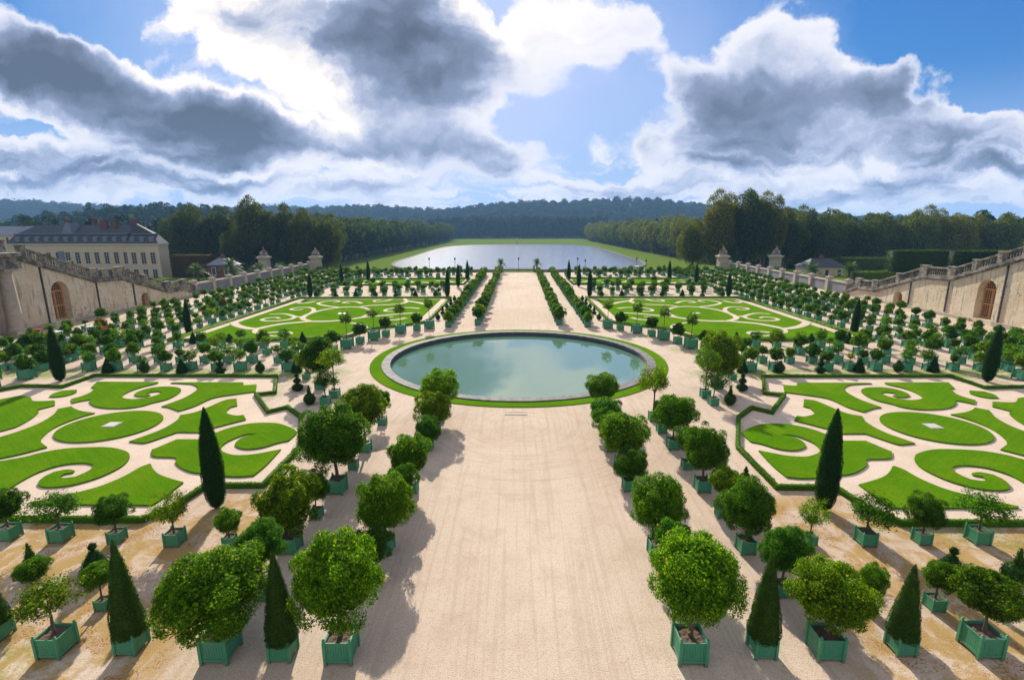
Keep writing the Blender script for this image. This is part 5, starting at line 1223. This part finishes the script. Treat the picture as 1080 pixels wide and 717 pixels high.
def palm_mesh(seed):
    r = random.Random(seed); V, F = [], []
    for k in range(34):
        a = 2.39996 * k; el = R(75 - 95 * k / 34); ln = r.uniform(1.7, 2.3)
        P = Vector((0, 0, 0)); d = Vector((math.cos(a) * math.cos(el), math.sin(a) * math.cos(el), math.sin(el)))
        s = Vector((-math.sin(a), math.cos(a), 0)); n = 8; prev = None
        for i in range(n + 1):
            t = i / n; p = P + d * ln * t + Vector((0, 0, -1)) * ln * .42 * t * t
            w = .42 * math.sin(math.pi * min(1, t * .9 + .08)) ** .7
            if i < n:
                p2 = P + d * ln * (t + .09) + Vector((0, 0, -1)) * ln * .42 * (t + .09) ** 2
                for sg in (-1, 1):
                    o = len(V); tip = p + s * sg * w + d * .22 + Vector((0, 0, -.12 - .1 * r.random()))
                    V += [tuple(p), tuple(p2), tuple(tip + d * .05), tuple(tip)]; F.append((o, o + 1, o + 2, o + 3))
    return np_mesh('fronds', np.array(V), np.array(F), 'palm_leaf')
PALM = [palm_mesh(s) for s in range(3)]
tb = MB(); tb.lathe([(.34, 0), (.26, .5), (.24, .9), (.30, 1.0)], 10); PTR = tb.mesh('trunk', 'bark')
for i, (x, y, z0, h, s, lb) in enumerate(((-100.5, 160, -4.3, 7.6, 1.75, 'palm nearest the mansion beyond the left boundary wall'), (-89.8, 160, -4.3, 9.0, 1.9, 'largest palm beyond the left boundary wall, beside the lodge'), (-84.0, 166, -4.3, 7.4, 1.6, 'palm close to the left boundary wall, nearer the gate pier'), (-81.5, 176, -4.3, 7.0, 1.5, 'small palm beside the left inner gate pier'), (-93.5, 168, -4.3, 6.4, 1.4, 'low palm between the two large left palms'),
        (90.6, 160, -4.3, 7.4, 1.8, 'palm beyond the right boundary wall, left of the slate lodge'), (99.6, 156, -4.3, 7.6, 1.9, 'palm beyond the right boundary wall, right of the slate lodge'), (85.0, 170, -4.3, 6.0, 1.4, 'smaller palm close behind the right boundary wall'), (-6.2, 183.5, 0, 3.6, 1.3, 'palm at the end of the left inner row before the gate'), (6.6, 183.5, 0, 3.6, 1.3, 'palm at the end of the right row before the gate'))):
    t = tag(ob('palm_tree', None, None, (x, y, z0)), lb, 'palm', 'palms at the garden edges')
    ob('trunk', PTR, t, sc=(s * .8, s * .8, h)); c = ob('fronds', PALM[i % 3], t, (0, 0, h), rnd.uniform(0, 6), sc=s); c.color = (.9, .95, .9, 1)

BIG = [lobe_crown('crown', 600 + i, 40, .30, .72, 15000, .052, 'park_leaf', -.85, .5) for i in range(4)]
MIDT = [lobe_crown('crown', 700 + i, 26, .34, .70, 4200, .095, 'park_leaf', -.9, .5) for i in range(4)]
tb = MB(); tb.tube([(0, 0, -.02), (.01, 0, .25), (0, .01, .55)], [.035, .026, .02], 9)
for k in range(6):
    a = k * 1.05 + .3; tb.tube([(0, 0, .33 + .03 * k), (math.cos(a) * .1, math.sin(a) * .1, .5 + .03 * k), (math.cos(a) * .2, math.sin(a) * .2, .66 + .03 * k)], [.014, .01, .004], 6)
BTR = tb.mesh('trunk', 'bark', True)
def park_tree(x, y, top, r, lb, group, tint=(1, 1, 1), low=.16, meshes=BIG, zb=None, name='park_tree'):
    zb = terrain_z(x, y) if zb is None else zb; h = top - zb
    t = tag(ob(name, None, None, (x, y, zb)), lb, 'tree', group)
    ob('trunk', BTR, t, sc=h)
    cz = h * (1 + low) / 2; rz = h * (1 - low) / 2
    c = ob('crown', rnd.choice(meshes), t, (0, 0, cz), rnd.uniform(0, 6), sc=(r, r, rz)); c.color = (*tint, 1)
OLV, GOLD, DKT = (2.0, 1.45, .8), (3.4, 2.2, .8), (.8, .8, .8)
for x, y, top, r, ti, lb in ((92, 240, 30.5, 9.5, OLV, 'towering plane tree just right of the lake, left of the tallest pair'), (104, 236, 31.5, 9.5, DKT, 'tallest plane tree right of the lake, behind the inner gate pier'), (82.5, 247, 18.5, 7.0, (1.6, 1.3, .7), 'lower yellowing tree at the lake side of the right plane trees'),
        (114, 243, 30.0, 9.0, OLV, 'tall plane tree at the right of the towering clump'), (124, 246, 23.0, 8.0, DKT, 'dark tree stepping down right of the towering clump'), (97, 252, 22, 9, DKT, 'dark tree behind the towering right clump')):
    park_tree(x, y, top, r, lb, 'plane trees right of the lake', ti, .12)
for k in range(11):
    x = 134 + 10.5 * k; park_tree(x, 262 + 7 * (k % 2), rnd.uniform(21, 25), 9.5, 'olive-green park tree, %s from the towering plane trees along the right wood edge' % ordw(k + 1), 'park trees above the right hedges', rnd.choice([(1.9, 1.4, .8), (1.5, 1.3, .8), (1.2, 1.15, .9), (2.2, 1.6, .7)]), .1)
for k, (x, y, top, r, ti) in enumerate(((252, 300, 15, 9, GOLD), (268, 310, 12, 8, (1.1, .9, .8)), (284, 306, 17, 9, (2.0, 1.5, .8)), (300, 318, 12, 9, DKT), (238, 292, 12, 7, (1.0, .6, .5)), (262, 286, 8, 7, DKT), (282, 288, 9, 8, (1.2, 1, .8)), (310, 300, 15, 9, (1.6, 1.3, .8)))):
    park_tree(x, y, top, r, '%s tree in the autumn group above the right stair wall, %s of eight outward' % ('golden' if k in (0, 2, 7) else 'reddish' if k == 4 else 'dark green', ordw(k + 1)), 'autumn trees at the far right', ti, .08)
for k, (x, y, top, r, ti, lb) in enumerate(((-156, 246, 26.5, 9.5, DKT, 'broad dark tree nearest the mansion'), (-144, 252, 25.5, 9, (.75, .72, .7), 'rounded dark tree, second from the mansion'), (-133, 258, 20, 8, DKT, 'lower tree filling the gap in the left dark group'), (-122, 241, 29.5, 9.5, (1.05, .9, .7), 'tallest tree of the left dark group'),
        (-111, 246, 26.0, 9.5, (.9, .8, .7), 'wide tree right of the tallest in the left group'), (-100, 241, 24.0, 9, (1.05, .9, .7), 'tree with sunlit rim near the left gate pier'), (-91.5, 246, 21.0, 8, (1.1, .95, .7), 'last tree of the left group, beside the lake lawn'), (-128, 232, 14, 6.5, (1.1, .9, .8), 'small brownish tree in front of the left dark group'), (-168, 255, 22, 9, DKT, 'dark tree half behind the mansion roof'))):
    park_tree(x, y, top, r, lb, 'dark park trees left of the lake', ti, .1)
for sgn, side in ((-1, 'left'), (1, 'right')):
    y = 300 if sgn < 0 else 330; k = 0
    while y < 950:
        k += 1; park_tree((119.5 if sgn > 0 else -117) + sgn * (rnd.uniform(-1, 1) + 9), y, rnd.uniform(20.5, 24.0), 10.5, 'avenue tree, %s from the garden along the %s side of the lake' % (ordw(k), side), 'avenue trees along the lake', rnd.choice([(1.7, 1.4, .8), (2.0, 1.5, .8), (1.5, 1.3, .85)]) if sgn > 0 else rnd.choice([(.85, .95, .8), (.95, 1, .8), DKT]), .1, MIDT)
        y += 15.5 + y * .008

def wood_mass():
    rng = np.random.default_rng(9)
    base = [arr(lobe_crown('wood', 800 + i, 16, .38, .66, 330, .30, 'wood_leaf', -.5, .3)) for i in range(4)]
    fine = [arr(lobe_crown('wood', 850 + i, 20, .36, .68, 900, .17, 'wood_leaf', -.5, .35)) for i in range(3)]
    VS, FS = [], []; o = 0
    def put(x, y, r, h, lib):
        nonlocal o
        zb = terrain_z(x, y); V, F = lib[int(rng.integers(len(lib)))]; a = rng.random() * 6.28; c, s = math.cos(a), math.sin(a)
        VS.append(np.stack([(V[:, 0] * c - V[:, 1] * s) * r + x, (V[:, 0] * s + V[:, 1] * c) * r + y, V[:, 2] * h * .55 + zb + h * .5], 1)); FS.append(F + o); o += len(V)
    for sg in (-1, 1):
        y = 300.0
        while y < 1120:
            st = 15 + y * .008
            for q in range(9):
                x = sg * (139 + q * st * 1.15 + rng.uniform(-4, 4)); put(x, y + rng.uniform(-5, 5), rng.uniform(9, 12), rng.uniform(22, 29), fine if y < 700 and q < 3 else base)
            y += st * 1.15
    for q in range(3):
        for x in np.arange(-190, 191, 14): put(x + rng.uniform(-3, 3), 1150 + 34 * q + rng.uniform(-4, 4), rng.uniform(12, 15), rng.uniform(38, 44), base)
    y = 1260
    while y < 2080:
        st = 24 + (y - 1150) * .012
        for x in np.arange(-2500, 2500, st * 1.15):
            if abs(x) < y * 1.15: put(x + rng.uniform(-8, 8), y + rng.uniform(-9, 9), rng.uniform(14, 21), rng.uniform(18, 29), base)
        y += st * 1.4
    for x in np.arange(-560, -180, 17):
        for yy in np.arange(470, 800, 36): put(x + rng.uniform(-5, 5), yy + rng.uniform(-8, 8), rng.uniform(9, 12), rng.uniform(20, 27), base)
    for x in np.arange(-420, -165, 13):
        for yy in (262, 285, 310): put(x + rng.uniform(-4, 4), yy + rng.uniform(-6, 6), rng.uniform(8, 10), rng.uniform(15, 19), fine)
    for x in np.arange(150, 520, 15):
        for yy in (300, 325): put(x + rng.uniform(-4, 4), yy + rng.uniform(-6, 6), rng.uniform(8, 10), rng.uniform(14, 19), fine)
    me = np_mesh('far_woods', np.concatenate(VS), np.concatenate(FS), 'wood_leaf')
    w = tag(ob('far_woods', me), 'dark wooded hills and forest closing the view beyond the lake', 'woods', None, 'stuff'); w.color = (.8, .85, .85, 1)
    print('wood faces', len(me.polygons))
wood_mass()

# ------------------------------------------------------------------ utility carts and the visitor
def cart(x, y, rz, paint, lb, s=1.0):
    t = tag(ob('utility_cart', None, None, (x, y, 0), rz, s), lb, 'utility cart')
    b = MB(); b.box(-.62, .62, -1.5, 1.5, .38, .80); b.box(-.62, .62, .35, 1.5, .80, 1.0); b.box(-.6, .6, -1.5, -1.44, .8, 1.1); b.box(-.6, -.54, -1.44, .3, .8, 1.1); b.box(.54, .6, -1.44, .3, .8, 1.1)
    ob('body', b.mesh('body', paint), t)
    b = MB()
    for sx in (-.56, .56):
        for yy in (.32, 1.0): b.box(sx - .03, sx + .03, yy - .03, yy + .03, 1.0, 1.9)
    b.box(-.62, .62, .2, 1.12, 1.9, 1.97); ob('cab', b.mesh('cab', paint), t)
    b = MB(); b.box(-.53, .53, .99, 1.01, 1.02, 1.88); ob('windscreen', b.mesh('windscreen', 'glass_dark'), t)
    b = MB(); b.box(-.5, .5, .36, .8, 1.001, 1.15); b.box(-.5, .5, .36, .44, 1.15, 1.5); ob('seat', b.mesh('seat', 'rubber'), t)
    b = MB(); b.lathe([(.12, -.11), (.30, -.10), (.33, 0), (.30, .10), (.12, .11)], 16); wm = b.mesh('wheel', 'rubber')
    for sx in (-.6, .6):
        for yy in (-1.0, .95):
            w = ob('wheel', wm, t, (sx, yy, .33)); w.rotation_euler = (0, math.pi / 2, 0)
cart(-68.0, 70.5, 1.3, 'red_paint', 'red utility cart among the trees by the left stair wall, nearest the column')
cart(-63.8, 69.2, 1.5, 'white_paint', 'white utility cart beside the red one under the left trees')
cart(-62.5, 72.6, .4, 'white_paint', 'second white cart, parked crosswise behind the first under the left trees')
cart(-65.2, 78.5, 1.3, 'red_paint', 'red cart glimpsed deeper among the left trees near the arched door')
cart(43.0, 183.6, 1.5, 'white_paint', 'white utility cart at the garden end, right of the central walk', 1.25)
cart(38.6, 183.9, 1.5, 'red_paint', 'red utility cart next to the white one at the garden end', 1.2)

def person(x, y, rz, lb):
    t = tag(ob('person', None, None, (x, y, 0), rz), lb, 'person')
    def skin(name, J, E, mat, par, lv=2):
        me = bpy.data.meshes.new(name); me.from_pydata([j[0] for j in J], E, []); me.materials.append(M[mat])
        o = ob(name, me, par); sk = o.modifiers.new('Skin', 'SKIN'); sk.use_smooth_shade = True
        for i, j in enumerate(J):
            r = j[1]; me.skin_vertices[0].data[i].radius = r if isinstance(r, tuple) else (r, r)
        me.skin_vertices[0].data[0].use_root = True
        sb = o.modifiers.new('Subdivision', 'SUBSURF'); sb.levels = lv; sb.render_levels = lv; return o
    J = [((0, 0, .95), (.16, .12)), ((0, 0, 1.15), (.14, .10)), ((0, .01, 1.36), (.18, .11)), ((0, .01, 1.50), .06), ((0, .02, 1.56), .055), ((0, .03, 1.66), (.082, .10)), ((0, .02, 1.75), (.065, .08)),
         ((-.20, .01, 1.42), .06), ((-.26, -.02, 1.16), .045), ((-.25, .10, .93), .036), ((-.25, .13, .85), (.022, .04)), ((.20, .01, 1.42), .06), ((.27, .02, 1.16), .045), ((.26, .09, .93), .036), ((.26, .12, .85), (.022, .04)),
         ((-.10, 0, .86), .10), ((-.11, .12, .50), .066), ((-.11, .06, .10), .045), ((-.11, .19, .045), (.045, .032)), ((.10, 0, .86), .10), ((.11, -.06, .50), .066), ((.11, -.22, .12), .045), ((.11, -.10, .045), (.045, .032))]
    E = [(0, 1), (1, 2), (2, 3), (3, 4), (4, 5), (5, 6), (2, 7), (7, 8), (8, 9), (9, 10), (2, 11), (11, 12), (12, 13), (13, 14), (0, 15), (15, 16), (16, 17), (17, 18), (0, 19), (19, 20), (20, 21), (21, 22)]
    skin('body', J, E, 'skin', t)
    k = 1.16
    def grow(ids): return [(J[i][0], tuple(q * k for q in J[i][1]) if isinstance(J[i][1], tuple) else J[i][1] * k) for i in ids]
    skin('jacket', grow([0, 1, 2, 7, 8, 9, 11, 12, 13]) + [((0, .01, 1.47), .07)], [(0, 1), (1, 2), (2, 3), (3, 4), (4, 5), (2, 6), (6, 7), (7, 8), (2, 9)], 'grey_cloth', t)
    skin('trousers', grow([0, 15, 16, 17, 19, 20, 21]), [(0, 1), (1, 2), (2, 3), (0, 4), (4, 5), (5, 6)], 'dark_cloth', t)
    b = MB(); b.lathe([(.095, -.03), (.108, .03), (.09, .09), (.03, .12)], 14, (0, 0, 0)); ob('hair', b.mesh('hair', 'bark', True), t, (0, .005, 1.69))
person(-45.3, 70.1, 2.4, 'lone visitor in dark clothes walking at the near corner of the middle left parterre')

# ------------------------------------------------------------------ the air
HAZE = 0.00013
if HAZE:
    b = MB(); b.box(-6400, 6400, -600, 9400, -9.6, 190)
    m = bpy.data.materials.new('haze'); m.use_nodes = True; t = NT(m.node_tree)
    m.node_tree.nodes.remove(m.node_tree.nodes['Principled BSDF'])
    v = t.node('ShaderNodeVolumePrincipled'); v.inputs['Color'].default_value = (.30, .58, 1.0, 1); v.inputs['Density'].default_value = HAZE; v.inputs['Anisotropy'].default_value = 0.1
    t.l.new(v.outputs[0], m.node_tree.nodes['Material Output'].inputs['Volume']); M['haze'] = m
    h = ob('haze', b.mesh('haze', 'haze')); h['kind'] = 'stuff'; h['label'] = 'thin bluish air that fades the far hills'; h['category'] = 'haze'
